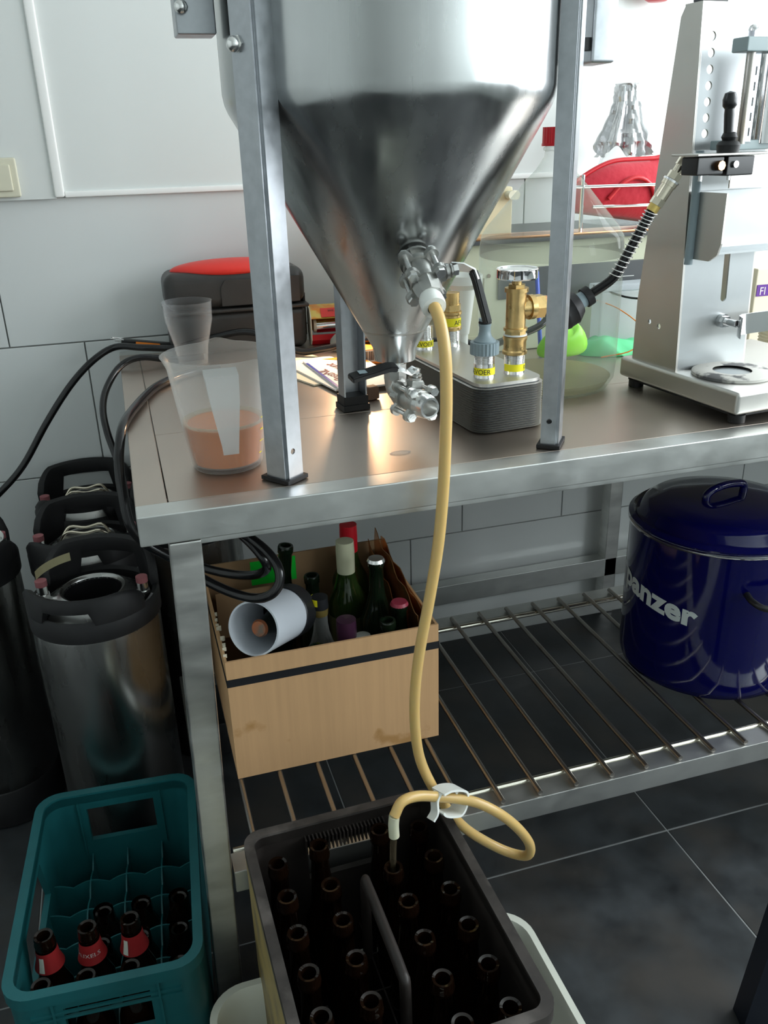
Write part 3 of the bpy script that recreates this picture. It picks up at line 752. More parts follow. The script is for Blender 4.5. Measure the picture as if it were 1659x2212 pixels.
sheet('white_leaflet', rq(0.470, 1.535, 0.13, 0.06, 0.1), TT+0.0024, paper, 'small white slip lying across the orange leaflet', 0.001)
# small dark block
sb = B().box(-0.011, 0.011, -0.009, 0.009, 0, 0.024, 0.003, T(0.3935, 1.395, TT) @ RZ(0.4))
for v in sb.bm.verts: v.co += Vector((noise.noise(v.co*60)*0.003, noise.noise(v.co*50)*0.003, 0))
tag(obj('brown_lump', sb, rusty), 'small dark brown lump on the table beside the rear stand leg', 'lump')
# water spill
tag(obj('water_drop', B().sphere((0.3535, 1.112, TT), 0.012, 1.35, 0.7, 0.08, 16), clear_plastic('water', (0.7, 0.7, 0.7), 0.05, 0.02, 0.8)), 'small puddle of clear liquid on the table below the lower valve', 'puddle')

# snap-off knife at the back left corner
kn = thing('snap_knife', 'black snap-off knife at the back left corner of the table', 'knife', (-0.01, 1.93, TT+0.01))
Mk = T(-0.004, 1.925, TT+0.032) @ RZ(-0.02) @ Matrix.Rotation(0.17, 4, 'Y')
obj('body', B().box(-0.005, 0.115, -0.010, 0.010, -0.005, 0.005, 0.003, Mk), black_pl, kn)
obj('stripe', B().box(0.025, 0.075, -0.0108, -0.0098, -0.002, 0.003, 0, Mk), orangep, kn)
obj('blade_tip', B().prism([(-0.018, -0.008), (0.0, -0.009), (0.0, 0.009), (-0.018, 0.002)], -0.0006, 0.0006, Mk), boltm, kn)
obj('clip_wire', B().tube([Mk @ Vector(p) for p in ((0.0, -0.008, 0.004), (-0.022, -0.006, 0.004), (-0.027, 0.0, 0.003), (-0.022, 0.007, 0.004), (0.0, 0.008, 0.004))], 0.0012, 6, 3), boltm, kn)

# plate chiller
CH = Vector((0.53, 1.30, TT)); CRZ = 0.087
pc = thing('plate_chiller', 'brazed plate heat exchanger lying on the table with four threaded ports', 'heat exchanger', tuple(CH))
MC = T(*CH) @ RZ(CRZ)
n_pl = 19
pl0 = None
for k in range(n_pl):
    z = 0.0015+k*0.0037
    if pl0 is None:
        b = B()
        P1 = rrect(-0.0565, 0.0565, -0.1525, 0.1525, 0.024, 6); P2 = rrect(-0.0605, 0.0605, -0.1565, 0.1565, 0.026, 6)
        lo = [b.bm.verts.new((x_, y_, 0)) for x_, y_ in P1]; mi = [b.bm.verts.new((x_, y_, 0.0009)) for x_, y_ in P2]; hi = [b.bm.verts.new((x_, y_, 0.0018)) for x_, y_ in P1]
        for A_, B_ in ((lo, mi), (mi, hi)):
            for i in range(len(P1)): b.bm.faces.new((A_[i], A_[(i+1) % len(P1)], B_[(i+1) % len(P1)], B_[i]))
        b.bm.faces.new(list(reversed(lo))); b.bm.faces.new(hi)
        pl0 = obj('plate', b, steel_cap, pc, local=True, smooth=0); p_ = pl0
    else:
        p_ = pl0.copy(); COL.objects.link(p_)
    p_.location = (0, 0, z)
PARENT_M[pc.name] = T(*CH); pc.rotation_euler = (0, 0, 0)
# keep the plates turned with the stack
for ch in pc.children: ch.rotation_euler = (0, 0, CRZ)
obj('shade_core', B().prism(rrect(-0.0555, 0.0555, -0.1515, 0.1515, 0.022, 6), 0.0008, 0.0725, MC), dgrey, pc)  # dark core puts the shade between the plates into its colour
obj('cover_plate', B().prism(rrect(-0.056, 0.056, -0.152, 0.152, 0.022, 6), 0.0715, 0.0765, MC), steel_cap, pc)
def port(x, y, zt, collar=True, lab=None, la=-1.9):
    P = MC @ Vector((x, y, 0.0765)); px, py, pz = P
    b = B().lathe([(0.0001, 0), (0.0165, 0), (0.0165, 0.002), (0.0160, 0.003), (0.0160, zt-0.020)], 24, T(px, py, pz))
    th = []
    z = zt-0.020
    while z < zt: th += [(0.0160, z), (0.0146, z+0.0011)]; z += 0.0022
    b.lathe(th+[(0.0001, z)], 24, T(px, py, pz))
    po = obj('port', b, boltm, pc, smooth=40)
    if lab is not None:
        obj('label', B().lathe([(0.0164, 0.0055), (0.0164, 0.0165)], 24, T(px, py, pz), la-1.15, la+1.6), yellowlab, po, smooth=80, label='yellow label strip')
        if lab: wrap_lettering(lab[0], 0.0105, (px, py), 0.0166, pz+0.0072, la+lab[1], ink, po, 0.0, 1.0)
    return P
p1 = port(-0.026, -0.110, 0.042, lab=('TOEVOER', -0.75), la=-2.0)
p2 = port(0.026, -0.110, 0.034, lab=('R', 1.15), la=-2.0)
p3 = port(-0.026, 0.110, 0.040, lab=('TOEVOER', -0.2), la=-2.0)
p4 = port(0.026, 0.110, 0.030, lab=None)
# grey hose connector on first port
gc = thing('hose_connector', 'grey plastic tap connector screwed on the front left port', 'connector', (p1.x, p1.y, p1.z+0.036))
Mg = T(p1.x, p1.y, p1.z+0.036)
star = []
for k in range(96):
    r = 0.0210+(0.0009 if k % 4 < 2 else 0); star.append((r*math.cos(2*PI*k/96), r*math.sin(2*PI*k/96)))
obj('ribbed_nut', B().prism(star, 0, 0.018, Mg), greyconn, gc, smooth=20)
obj('nozzle', B().lathe([(0.0165, 0.018), (0.0165, 0.020), (0.0105, 0.026), (0.0088, 0.032), (0.0085, 0.040), (0.0095, 0.042), (0.0095, 0.044), (0.0080, 0.045), (0.0080, 0.048), (0.0095, 0.049), (0.0092, 0.0525), (0.0055, 0.0535), (0.0055, 0.045), (0.0001, 0.045)], 28, Mg), greyconn, gc)
obj('o_ring', B().lathe([(0.0080, 0.0447), (0.0098, 0.0455), (0.0098, 0.0475), (0.0080, 0.0483)], 28, Mg), black_rub, gc)
# brass tee on the right port
bt = thing('brass_tee', 'brass tee fitting with a branch on the front right port', 'fitting', (p2.x, p2.y, p2.z+0.030))
X, Y, Z = p2.x, p2.y, p2.z+0.030
MT = T(X, Y, Z)
obj('lower_nut', B().lathe([(0.0168, 0), (0.0188, 0.001), (0.0190, 0.005), (0.0172, 0.007), (0.0172, 0.020), (0.0186, 0.023), (0.0186, 0.027), (0.0160, 0.028)], 28, MT).cyl((X, Y, Z+0.002), (X, Y, Z+0.026), 0.0165, n=24), brass, bt)
obj('gasket', B().lathe([(0.0155, 0.028), (0.0178, 0.0285), (0.0178, 0.0305), (0.0155, 0.031)], 28, MT), white_pl, bt)
obj('coupling', B().cyl((X, Y, Z+0.030), (X, Y, Z+0.036), 0.0165, n=8).cyl((X, Y, Z+0.036), (X, Y, Z+0.040), 0.0180, n=28), brass, bt)
d_ = Vector((1, 0.06, 0.02)).normalized(); cc = Vector((X, Y, Z+0.068))
tee = B().cyl((X, Y, Z+0.038), (X, Y, Z+0.098), 0.0150, n=28).cyl((X, Y, Z+0.093), (X, Y, Z+0.099), 0.0178, n=28).cyl((X, Y, Z+0.099), (X, Y, Z+0.104), 0.0135, n=6)
tee.cyl(cc, cc+d_*0.022, 0.0125, 0.0150).cyl(cc+d_*0.020, cc+d_*0.028, 0.0185, n=28)
obj('body', tee, brass, bt)
obj('branch_nut', B().cyl(cc+d_*0.0285, cc+d_*0.044, 0.0185, n=6), brass, bt)
obj('thread', B().cyl(cc+d_*0.044, cc+d_*0.050, 0.0150, n=20), copper, bt)
dt = thing('dial_thermometer', 'round chrome dial thermometer on top of the brass tee', 'thermometer', (X, Y, Z+0.104))
ZD = Z+0.104
obj('stem', B().cyl((X, Y, ZD), (X, Y, ZD+0.008), 0.0075, n=20), brass, dt)
obj('case', B().lathe([(0.0001, 0.008), (0.029, 0.008), (0.0305, 0.010), (0.0305, 0.021), (0.0312, 0.0225), (0.0300, 0.0235), (0.0285, 0.0225), (0.0285, 0.0205), (0.0001, 0.0205)], 40, T(X, Y, ZD)), chrome, dt)
obj('dial', B().lathe([(0.0001, 0.0212), (0.0283, 0.0212)], 32, T(X, Y, ZD)), white_pl, dt)
# black coupling and its air hose
ah = thing('black_hose_coupling', 'black rubber hose coupling plugged on the branch of the brass tee', 'coupling', tuple(cc+d_*0.05))
ce = Vector((0.655, 1.203, 1.040)); d3 = Vector((0.78, -0.05, 0.45)).normalized()
Mb_ = frame(ce-d3*0.028, d3)
obj('ball', B().lathe([(0.0001, 0), (0.015, 0.0), (0.0245, 0.008), (0.0265, 0.018), (0.0272, 0.020), (0.0265, 0.0225), (0.0265, 0.034), (0.0272, 0.036), (0.0255, 0.039), (0.0185, 0.050), (0.0001, 0.050)], 28, Mb_), black_rub, ah)
obj('adapter', B().cyl(cc+d_*0.050, ce-d3*0.010, 0.013, n=16), black_rub, ah)
obj('ring', B().cyl(ce+d3*0.020, ce+d3*0.034, 0.0125, n=20), greyconn, ah)
obj('collar', B().cyl(ce+d3*0.033, ce+d3*0.044, 0.0155, n=20), black_rub, ah)
he = ce+d3*0.044
AIR = [he-d3*0.004, (0.719, 1.180, 1.088), (0.733, 1.17, 1.122), (0.747, 1.16, 1.158), (0.756, 1.152, 1.183)]
airh = thing('air_hose', 'black braided hose with a steel spring and brass coupling to the capper valve', 'hose', tuple(he))
obj('hose', B().tube(AIR, 0.0072, 14, 5), black_gl, airh, smooth=80)
cen = catmull([Vector(p) for p in AIR[1:]], 40)
hel = []
turns = 15
for i, p in enumerate(cen):
    t = (cen[min(i+1, len(cen)-1)]-cen[max(i-1, 0)]).normalized(); x_ = Vector((0, 1, 0)).cross(t).normalized(); y_ = t.cross(x_)
    a = 2*PI*turns*i/len(cen); hel.append(p+0.0094*(math.cos(a)*x_+math.sin(a)*y_))
obj('spring', B().tube(hel, 0.0009, 6, 1), boltm, airh, smooth=80)
dd = (Vector((0.794, 1.14, 1.250))-Vector((0.756, 1.152, 1.183))).normalized(); q0 = Vector((0.756, 1.152, 1.183))
fit = [(0.000, 0.010, 0.0085, goldm, 20), (0.010, 0.020, 0.0105, brassn, 6), (0.020, 0.040, 0.0098, brassn, 20), (0.040, 0.046, 0.0112, brassn, 20), (0.046, 0.049, 0.0122, chrome, 20), (0.050, 0.060, 0.0098, brassn, 6), (0.060, 0.070, 0.0072, brassn, 20), (0.070, 0.082, 0.0090, brassn, 6)]
for a, b_, r, m_, n_ in fit: obj('coupling', B().cyl(q0+dd*a, q0+dd*b_, r, n=n_), m_, airh)

# white measuring funnel tip and AFVOER port stack behind the tube
q4 = p4
bs = thing('brass_adapter', 'brass adapter with a yellow label on the rear right port', 'fitting', (q4.x, q4.y, q4.z+0.028))
obj('nut', B().lathe([(0.0165, 0), (0.0185, 0.002), (0.0185, 0.006), (0.0168, 0.008), (0.0168, 0.026), (0.0185, 0.028), (0.0185, 0.032), (0.0160, 0.033)], 24, T(q4.x, q4.y, q4.z+0.028)).cyl((q4.x, q4.y, q4.z+0.061), (q4.x, q4.y, q4.z+0.072), 0.0175, n=6).cyl((q4.x, q4.y, q4.z+0.072), (q4.x, q4.y, q4.z+0.092), 0.0145, n=20).cyl((q4.x, q4.y, q4.z+0.03), (q4.x, q4.y, q4.z+0.06), 0.016), brass, bs)
obj('label', B().lathe([(0.0174, 0.036), (0.0174, 0.050)], 24, T(q4.x, q4.y, q4.z), -3.0, -0.4), yellowlab, bs, smooth=80)
wrap_lettering('AFVOER', 0.0115, (q4.x, q4.y), 0.0177, q4.z+0.0385, -0.42, ink, bs)
fn = thing('white_funnel', 'translucent white tapered measuring scoop standing behind the brass adapter', 'funnel', (0.592, 1.47, TT))
obj('cone', B().lathe([(0.0001, 0.075), (0.0115, 0.075), (0.0150, 0.10), (0.0215, 0.155), (0.034, 0.165), (0.034, 0.180), (0.0325, 0.180), (0.0205, 0.158), (0.0001, 0.10)], 28, T(0.592, 1.470, TT+0.008)), white_pl, fn)
obj('base_pin', B().cyl((0.592, 1.47, TT), (0.592, 1.47, TT+0.086), 0.0095, n=16).cyl((0.592, 1.47, TT), (0.592, 1.47, TT+0.004), 0.025, n=24), white_pl, fn)

# carboy
KX, KY = 0.709, 1.367
cb_ = thing('glass_carboy', 'large clear glass bottle with a red screw cap behind the right stand leg', 'bottle', (KX, KY, TT))
Mcb = T(KX, KY, TT)
outer = [(0.0001, 0.004), (0.085, 0.000), (0.108, 0.004), (0.119, 0.022), (0.121, 0.05), (0.121, 0.235), (0.118, 0.258), (0.108, 0.274), (0.085, 0.300), (0.055, 0.335), (0.030, 0.362), (0.0185, 0.380), (0.0165, 0.392), (0.0165, 0.402)]
obj('glass', B().lathe(outer, 72, Mcb), glass_c, cb_, smooth=80)
obj('neck_ring', B().lathe([(0.0165, 0.388), (0.020, 0.390), (0.020, 0.394), (0.0165, 0.396)], 28, Mcb), glass_c, cb_, smooth=80)
gp_ = [((0.0215+(0.0008 if k % 4 < 2 else 0))*math.cos(2*PI*k/80), (0.0215+(0.0008 if k % 4 < 2 else 0))*math.sin(2*PI*k/80)) for k in range(80)]
obj('cap', B().prism(gp_, 0.397, 0.424, Mcb).cyl((KX, KY, TT+0.396), (KX, KY, TT+0.400), 0.0232, n=40), red_cap, cb_, smooth=20)
obj('residue', B().lathe([(0.1195, 0.226), (0.1195, 0.238), (0.1180, 0.252)], 64, Mcb), clear_plastic('brown_residue', (0.07, 0.05, 0.04), 0.22, 0.5), cb_, smooth=80, label='brown ring of dried foam')
obj('yeast_cake', B().lathe([(0.0001, 0.0075), (0.104, 0.0075), (0.113, 0.022), (0.0001, 0.016)], 48, Mcb), clear_plastic('pale_sediment', (0.42, 0.38, 0.22), 0.38, 0.4), cb_, smooth=80)

# lime plastic piece, orange rubber, green cloth, blue strip behind the carboy
lb = B().sphere((0, 0, 0), 1, 0.055, 0.020, 0.030, 24)
for v in lb.bm.verts:
    v.co.z += 0.030-0.25*abs(v.co.x)*abs(v.co.x)/0.055; v.co.z *= 1.0+(0.5 if v.co.x > 0.02 else 0)*0.6
    v.co += Vector((0.826, 1.525, TT+0.006))
    v.co.z = max(v.co.z, TT)
tag(obj('lime_scoop', lb, lime_m, smooth=80), 'lime green plastic piece seen through the glass carboy', 'scoop')
gcl = B().sphere((0, 0, 0), 1, 0.075, 0.050, 0.030, 24)
for v in gcl.bm.verts:
    v.co.z = max(0, v.co.z + noise.noise(v.co*30)*0.015)
    v.co += Vector((0.955, 1.555, TT))
tag(obj('green_cloth', gcl, greensp, smooth=60), 'mint green cloth between the carboy and the capper', 'cloth')
tag(obj('orange_ring', B().tube([(0.622+0.030*math.cos(2*PI*k/16), 1.545+0.036*math.sin(2*PI*k/16), TT+0.012+0.010*math.sin(2*PI*k/16+0.5)) for k in range(16)], 0.0065, 10, 3, closed=True), orangec, smooth=80), 'orange rubber ring on the table behind the brass tee', 'ring')
tag(obj('blue_pen', B().cyl((0.805, 1.575, TT+0.002), (0.800, 1.598, TT+0.165), 0.0042, n=10), bluestr), 'blue marker leaning behind the carboy', 'pen')
tag(obj('orange_wire', B().tube([(0.90, 1.50, TT+0.004), (0.955, 1.475, TT+0.02), (0.985, 1.50, TT+0.055), (0.965, 1.55, TT+0.085), (0.935, 1.59, TT+0.10)], 0.0012, 6, 5), orangep, smooth=80), 'thin orange wire looping beside the carboy', 'wire')
tag(obj('grey_cable', B().tube([(0.93, 1.60, 1.005), (0.98, 1.56, 0.985), (1.02, 1.53, 0.982)], 0.0022, 8, 4), black_gl, smooth=80), 'thin black cable running behind the capper', 'cable')

# beige bench instrument
DX0, DX1, DY0 = 0.63, 1.20, 1.64
dv = thing('bench_instrument', 'old beige bench instrument with a dark grey front against the wall', 'instrument', (0.9, 1.78, TT))
obj('housing', B().box(DX0, DX1, DY0, 1.93, TT, 1.095, 0.004), beige2, dv)
obj('tall_housing', B().box(DX0, 0.80, 1.72, 1.93, 1.096, 1.196, 0.004), beige, dv)
obj('knob', B().cyl((0.790, 1.72, 1.180), (0.790, 1.700, 1.180), 0.0085, n=16).cyl((0.800, 1.72, 1.180), (0.800, 1.705, 1.180), 0.010, n=6), cream, dv)
obj('top_plate', B().box(DX0-0.01, DX1, DY0-0.018, 1.93, 1.0955, 1.103, 0.001), dgrey, dv)
obj('orange_edge', B().box(DX0-0.01, DX1, DY0-0.012, 1.70, 1.1032, 1.108, 0.001), copper, dv)
obj('dark_panel', B().box(0.735, DX1, DY0-0.004, DY0+0.001, 0.985, 1.045, 0.001), dgrey, dv)
obj('door_frame', B().ring([(0.640, 0.90), (0.722, 0.90), (0.722, 1.046), (0.640, 1.046)], [(0.652, 0.915), (0.704, 0.915), (0.704, 1.030), (0.652, 1.030)], -DY0, -DY0+0.004, Matrix(((1, 0, 0, 0), (0, 0, -1, 0), (0, 1, 0, 0), (0, 0, 0, 1)))), beige2, dv)
obj('screw', B().cyl((0.713, DY0-0.001, 1.034), (0.713, DY0-0.006, 1.034), 0.004, n=10), rusty, dv)
ln = B()
for z in (1.013, 1.001): ln.box(1.015, 1.045, DY0-0.0050, DY0-0.0042, z, z+0.0012)
obj('scale_line', ln, white_ink, dv, smooth=0)
# frosted plastic box
px_ = thing('frosted_box', 'frosted plastic box standing between the carboy and the capper', 'box', (0.99, 1.605, TT))
obj('tub', B().box(0.935, 1.06, 1.575, 1.615, TT, 0.995, 0.006), box_pl, px_)
obj('lid', B().box(0.930, 1.065, 1.571, 1.619, 0.9955, 1.008, 0.003), box_pl, px_)

# wire rack with red oven mitts on the instrument
rk = thing('wire_rack', 'chrome wire rack on top of the beige instrument', 'rack', (1.05, 1.75, 1.108))
for z, x0 in ((1.192, 0.945), (1.152, 1.005)): obj('wire', B().cyl((x0-0.05, 1.668, z), (1.20, 1.668, z-0.003), 0.0035, n=10), chrome, rk)
for x0 in (0.93, 1.19): obj('post', B().cyl((x0, 1.668, 1.1085), (x0, 1.668, 1.215), 0.004, n=10), chrome, rk)
mt = B()
gx, gy = 26, 14
def mitt_h(u, v_):
    return 0.036*math.sin(PI*min(1, max(0, v_)))**0.5 * (0.75+0.25*math.sin(PI*u))
vt = {}
outl_t = lambda u: 1.192+0.044*math.sin(PI/2*min(1, u/0.5))+0.004*u-0.03*max(0, u-0.92)/0.08
outl_b = lambda u: 1.150-0.036*u*1.0+0.0
for side in (0, 1):
    for i in range(gx+1):
        for j in range(gy+1):
            u, w = i/gx, j/gy
            x_ = 0.925+0.235*u; zb, zt = max(1.110, outl_b(u)-0.010), outl_t(u)
            th = 0.030*math.sin(PI*w)**0.6*math.sin(PI*min(1, max(0.0, u)))**0.4
            q = 0.004*math.sin((u*9+w*3)*PI)*math.sin(PI*w)
            y_ = 1.715+(-1 if side == 0 else 1)*(th+abs(q)*0.8)
            if (side == 1) and (i in (0, gx) or j in (0, gy)): vt[(1, i, j)] = vt[(0, i, j)]; continue
            vt[(side, i, j)] = mt.bm.verts.new((x_, y_, zb+(zt-zb)*w))
for side in (0, 1):
    for i in range(gx):
        for j in range(gy):
            f = [vt[(side, i, j)], vt[(side, i+1, j)], vt[(side, i+1, j+1)], vt[(side, i, j+1)]]
            try: mt.bm.faces.new(f if side == 0 else f[::-1])
            except ValueError: pass
mi_ = thing('oven_mitt', 'dark red quilted oven mitt leaning in the wire rack', 'mitt', (1.04, 1.715, 1.11))
obj('mitt', mt, red_cloth, mi_, smooth=80)
obj('piping', B().tube([(0.925+0.235*u, 1.712, outl_t(u)+0.001) for u in [k/12 for k in range(13)]], 0.0045, 8, 3), red_cap, mi_, smooth=80)
obj('piping', B().tube([(1.00, 1.684, 1.165), (1.03, 1.681, 1.195), (1.065, 1.681, 1.205), (1.10, 1.682, 1.185), (1.12, 1.686, 1.13)], 0.0045, 8, 4), red_cap, mi_, smooth=80)

# erlenmeyer flask with foil
ek = thing('erlenmeyer_flask', 'glass conical flask with its neck wrapped in crumpled foil', 'flask', (1.125, 1.83, 1.103))
Me = T(1.125, 1.845, 1.1035)
obj('glass', B().lathe([(0.0001, 0), (0.082, 0.0), (0.090, 0.006), (0.088, 0.020), (0.040, 0.165), (0.026, 0.205), (0.024, 0.235), (0.024, 0.270), (0.028, 0.275)], 56, Me), glass_f, ek, smooth=80)
fo = B().lathe([(0.0001, 0.286), (0.027, 0.286), (0.0295, 0.280), (0.029, 0.250), (0.034, 0.225), (0.046, 0.195), (0.056, 0.170), (0.060, 0.150)], 72, Me)
bmesh.ops.subdivide_edges(fo.bm, edges=list(fo.bm.edges), cuts=2, use_grid_fill=True)
for v in fo.bm.verts:
    l = Me.inverted() @ v.co; a = math.atan2(l.y, l.x); k = max(0.0, (0.275-l.z)/0.12)
    w = 0.009*k*(math.sin(7*a)+0.6*math.sin(13*a+1))+noise.noise(v.co*70)*0.006*(0.4+k)+noise.noise(v.co*160)*0.003
    rr = math.hypot(l.x, l.y)
    if rr > 1e-4: l.x *= 1+w/rr; l.y *= 1+w/rr
    if l.z < 0.16: l.z += 0.012*math.sin(5*a+0.7)+noise.noise(Vector((a*3, 0, 0)))*0.012
    v.co = Me @ l
obj('foil', fo, foilm, ek, smooth=22)
lettering('2000ml', 0.010, frame((1.10, 1.845-0.052, 1.1035+0.13), (-0.5, -0.86, 0.2)), greyconn, ek)
obj('scale_line', B().box(1.062, 1.076, 1.803, 1.804, 1.2355, 1.2365), greyconn, ek)

# unseen red lamp added behind the tank for the warm light on the papers
lp = thing('added_lamp', 'small red lamp added unseen behind the cone to light the papers', 'lamp', (0.575, 1.835, TT))
LC = Vector((0.485, 1.745, 1.035)); ld = (Vector((0.33, 1.62, 0.88))-LC).normalized()
Ml = frame(LC, ld)
obj('shade', B().lathe([(0.0001, -0.016), (0.016, -0.016), (0.019, 0.0), (0.036, 0.035), (0.042, 0.052), (0.040, 0.052), (0.034, 0.036), (0.017, 0.002), (0.0001, -0.012)], 40, Ml), lampred, lp, smooth=60)
obj('base', B().lathe([(0.0001, 0), (0.035, 0), (0.035, 0.006), (0.006, 0.012), (0.0001, 0.012)], 28, T(0.575, 1.835, TT)), lampred, lp)
obj('bulb', B().sphere(LC+ld*0.018, 0.014, n=16), mat('warm_bulb', (1, 0.8, 0.6), 0.4, emit=((1.0, 0.62, 0.30), 8)), lp)
obj('arm', B().tube([LC-ld*0.014, LC-ld*0.03, (0.560, 1.80, 1.05), (0.575, 1.835, 0.885)], 0.005, 8, 4), black_pl, lp)
ldt = bpy.data.lights.new('added_lamp_light', 'SPOT'); ldt.energy = 4.2; ldt.color = (1.0, 0.62, 0.34); ldt.spot_size = math.radians(120); ldt.spot_blend = 0.4; ldt.shadow_soft_size = 0.02
lo_ = bpy.data.objects.new('added_lamp_light', ldt); COL.objects.link(lo_); lo_.location = LC+ld*0.036
lo_.rotation_euler = ld.to_track_quat('-Z', 'Y').to_euler(); attach(lo_, lp)

# ---------------------------------------------------------------- capper
cp = thing('bottle_capper', 'stainless pneumatic bottle capper standing at the right end of view', 'capper', (0.99, 1.18, TT))
CA = 0.10
MK = T(0.860, 1.040, 0) @ RZ(CA)      # local: +x to the right along the front edge, +y to the back
BZ0, BZ1 = 0.8935, 0.928
bb = B().box(0, 0.30, 0, 0.285, BZ0, BZ1, 0.006, MK, seg=3)
obj('base', bb, steel_cap, cp, smooth=50)
obj('base_pad', B().box(0.012, 0.29, 0.012, 0.272, BZ0-0.006, BZ0+0.002, 0, MK), black_rub, cp)
for fx, fy in ((0.022, 0.262), (0.022, 0.02), (0.27, 0.02), (0.27, 0.262)):
    obj('foot', B().cyl(MK @ Vector((fx, fy, TT)), MK @ Vector((fx, fy, BZ0-0.004)), 0.013, n=18), black_rub, cp)
obj('bottle_plate', B().lathe([(0.030, 0.9285), (0.062, 0.9285), (0.062, 0.933), (0.058, 0.935), (0.030, 0.935)], 48, MK @ T(0.075, 0.095, 0)), dirtyp, cp, label='dirty white round bottle plate')
obj('plate_centre', B().lathe([(0.0001, 0.9295), (0.031, 0.9295), (0.031, 0.9315), (0.0001, 0.9315)], 40, MK @ T(0.075, 0.095, 0)), steel_plate, cp)
# column: folded sheet, front plate + tapered side plates
CZ1 = 1.452
fy = 0.150
fp = obj('front_plate', B().box(0.012, 0.150, fy, fy+0.003, BZ1, CZ1, 0, MK), steel_plate, cp, smooth=0)
def kcyl(x, z, r): return lambda b: b.cyl(MK @ Vector((x, fy-0.02, z)), MK @ Vector((x, fy+0.02, z)), r, n=28)
hl = [kcyl(0.030, 1.412-0.0212*k, 0.0062) for k in range(7)]
hl.append(lambda b: b.box(0.089, 0.101, fy-0.02, fy+0.02, 1.040, 1.125, 0, MK))
hl.append(kcyl(0.095, 1.040, 0.006))
cutw(fp, hl)
for nm, xx in (('side_plate', 0.0085), ('side_plate', 0.150)):
    side = [(fy, BZ1), (fy+0.112, BZ1), (fy+0.106, 1.03), (fy+0.044, CZ1-0.012), (fy+0.036, CZ1), (fy, CZ1)]
    MS = MK @ Matrix(((0, 0, 1, xx), (1, 0, 0, 0), (0, 1, 0, 0), (0, 0, 0, 1)))
    sp_ = obj(nm, B().prism(side, 0, 0.003, MS), steel_cap, cp, smooth=0)
    if xx < 0.1:
        def sc_(y, z, r): return lambda b: b.cyl(MK @ Vector((xx-0.01, y, z)), MK @ Vector((xx+0.01, y, z)), r, n=16)
        cutw(sp_, [sc_(fy+0.072, 0.998, 0.004), sc_(fy+0.048, 0.994, 0.0045)])
obj('corner_fold', B().cyl(MK @ Vector((0.0115, fy+0.003, BZ1)), MK @ Vector((0.0115, fy+0.003, CZ1)), 0.0032, n=12), steel_cap, cp)
obj('top_plate', B().box(0.0085, 0.153, fy, fy+0.036, CZ1, CZ1+0.003, 0, MK), steel_cap, cp, smooth=0)
obj('cylinder_mount', B().box(0.018, 0.060, fy+0.006, fy+0.033, CZ1+0.003, CZ1+0.12, 0.003, MK), dgrey, cp)
for o_ in list(cp.children):
    if o_.name.split('.')[0] in ('front_plate', 'side_plate', 'corner_fold', 'top_plate', 'cylinder_mount'):
        for v in o_.data.vertices: v.co.x -= 0.020*max(0, v.co.z-BZ1)/0.524
# guide rails in front
obj('guide_bar', B().box(-0.004, 0.20, fy-0.085, fy-0.055, 1.385, 1.403, 0.002, MK), grey_rail, cp)
obj('guide_bar', B().box(0.016, 0.20, fy-0.060, fy-0.012, 1.262, 1.275, 0.002, MK), grey_rail, cp)
obj('guide_rod', B().cyl(MK @ Vector((0.020, fy-0.068, 1.27)), MK @ Vector((0.020, fy-0.068, 1.405)), 0.0062, n=16), steel_rod, cp)
obj('cap_nut', B().cyl(MK @ Vector((0.020, fy-0.068, 1.403)), MK @ Vector((0.020, fy-0.068, 1.411)), 0.0085, n=6).sphere(MK @ Vector((0.020, fy-0.068, 1.412)), 0.0078, n=14), chrome, cp)
sr = obj('slotted_strip', B().box(0.034, 0.046, fy-0.060, fy-0.057, 1.27, 1.386, 0, MK), galv, cp, smooth=0)
cutw(sr, [(lambda z: (lambda b: b.box(0.038, 0.042, fy-0.07, fy-0.05, z, z+0.011, 0, MK)))(1.280+0.0195*k) for k in range(5)])
obj('ram_cylinder', B().cyl(MK @ Vector((0.082, fy-0.05, 1.27)), MK @ Vector((0.082, fy-0.05, 1.386)), 0.022, n=32), chrome, cp)
obj('valve_bracket', B().box(-0.085, 0.065, fy-0.105, fy-0.050, 1.2565, 1.2595, 0.001, MK), steel_cap, cp)
obj('valve_block', B().box(-0.078, -0.032, fy-0.098, fy-0.065, 1.232, 1.2555, 0.002, MK).box(-0.028, 0.020, fy-0.100, fy-0.062, 1.230, 1.2555, 0.002, MK), black_pl, cp)
obj('brass_plug', B().cyl(MK @ Vector((-0.043, fy-0.098, 1.244)), MK @ Vector((-0.043, fy-0.106, 1.244)), 0.0065, n=8), copper, cp)
for x_ in (-0.016,):
    obj('screw', B().cyl(MK @ Vector((x_, fy-0.100, 1.245)), MK @ Vector((x_, fy-0.104, 1.245)), 0.0045, n=14), chrome, cp)
for x_ in (-0.060, -0.010):
    obj('screw', B().cyl(MK @ Vector((x_, fy-0.085, 1.231)), MK @ Vector((x_, fy-0.085, 1.224)), 0.0025, n=8), chrome, cp)
Mjk = MK @ T(-0.012, fy-0.080, 1.2595)
obj('lever_boot', B().lathe([(0.0001, 0), (0.0145, 0), (0.0160, 0.010), (0.0135, 0.014), (0.0090, 0.016), (0.0110, 0.020), (0.0085, 0.026), (0.0001, 0.028)], 24, Mjk), black_rub, cp)
lt = Mjk @ Matrix.Rotation(-0.10, 4, 'Y')
obj('lever', B().lathe([(0.0001, 0.020), (0.0065, 0.020), (0.0070, 0.050), (0.0065, 0.056), (0.0095, 0.060), (0.0098, 0.068), (0.0070, 0.076), (0.0001, 0.078)], 20, lt), black_pl, cp)
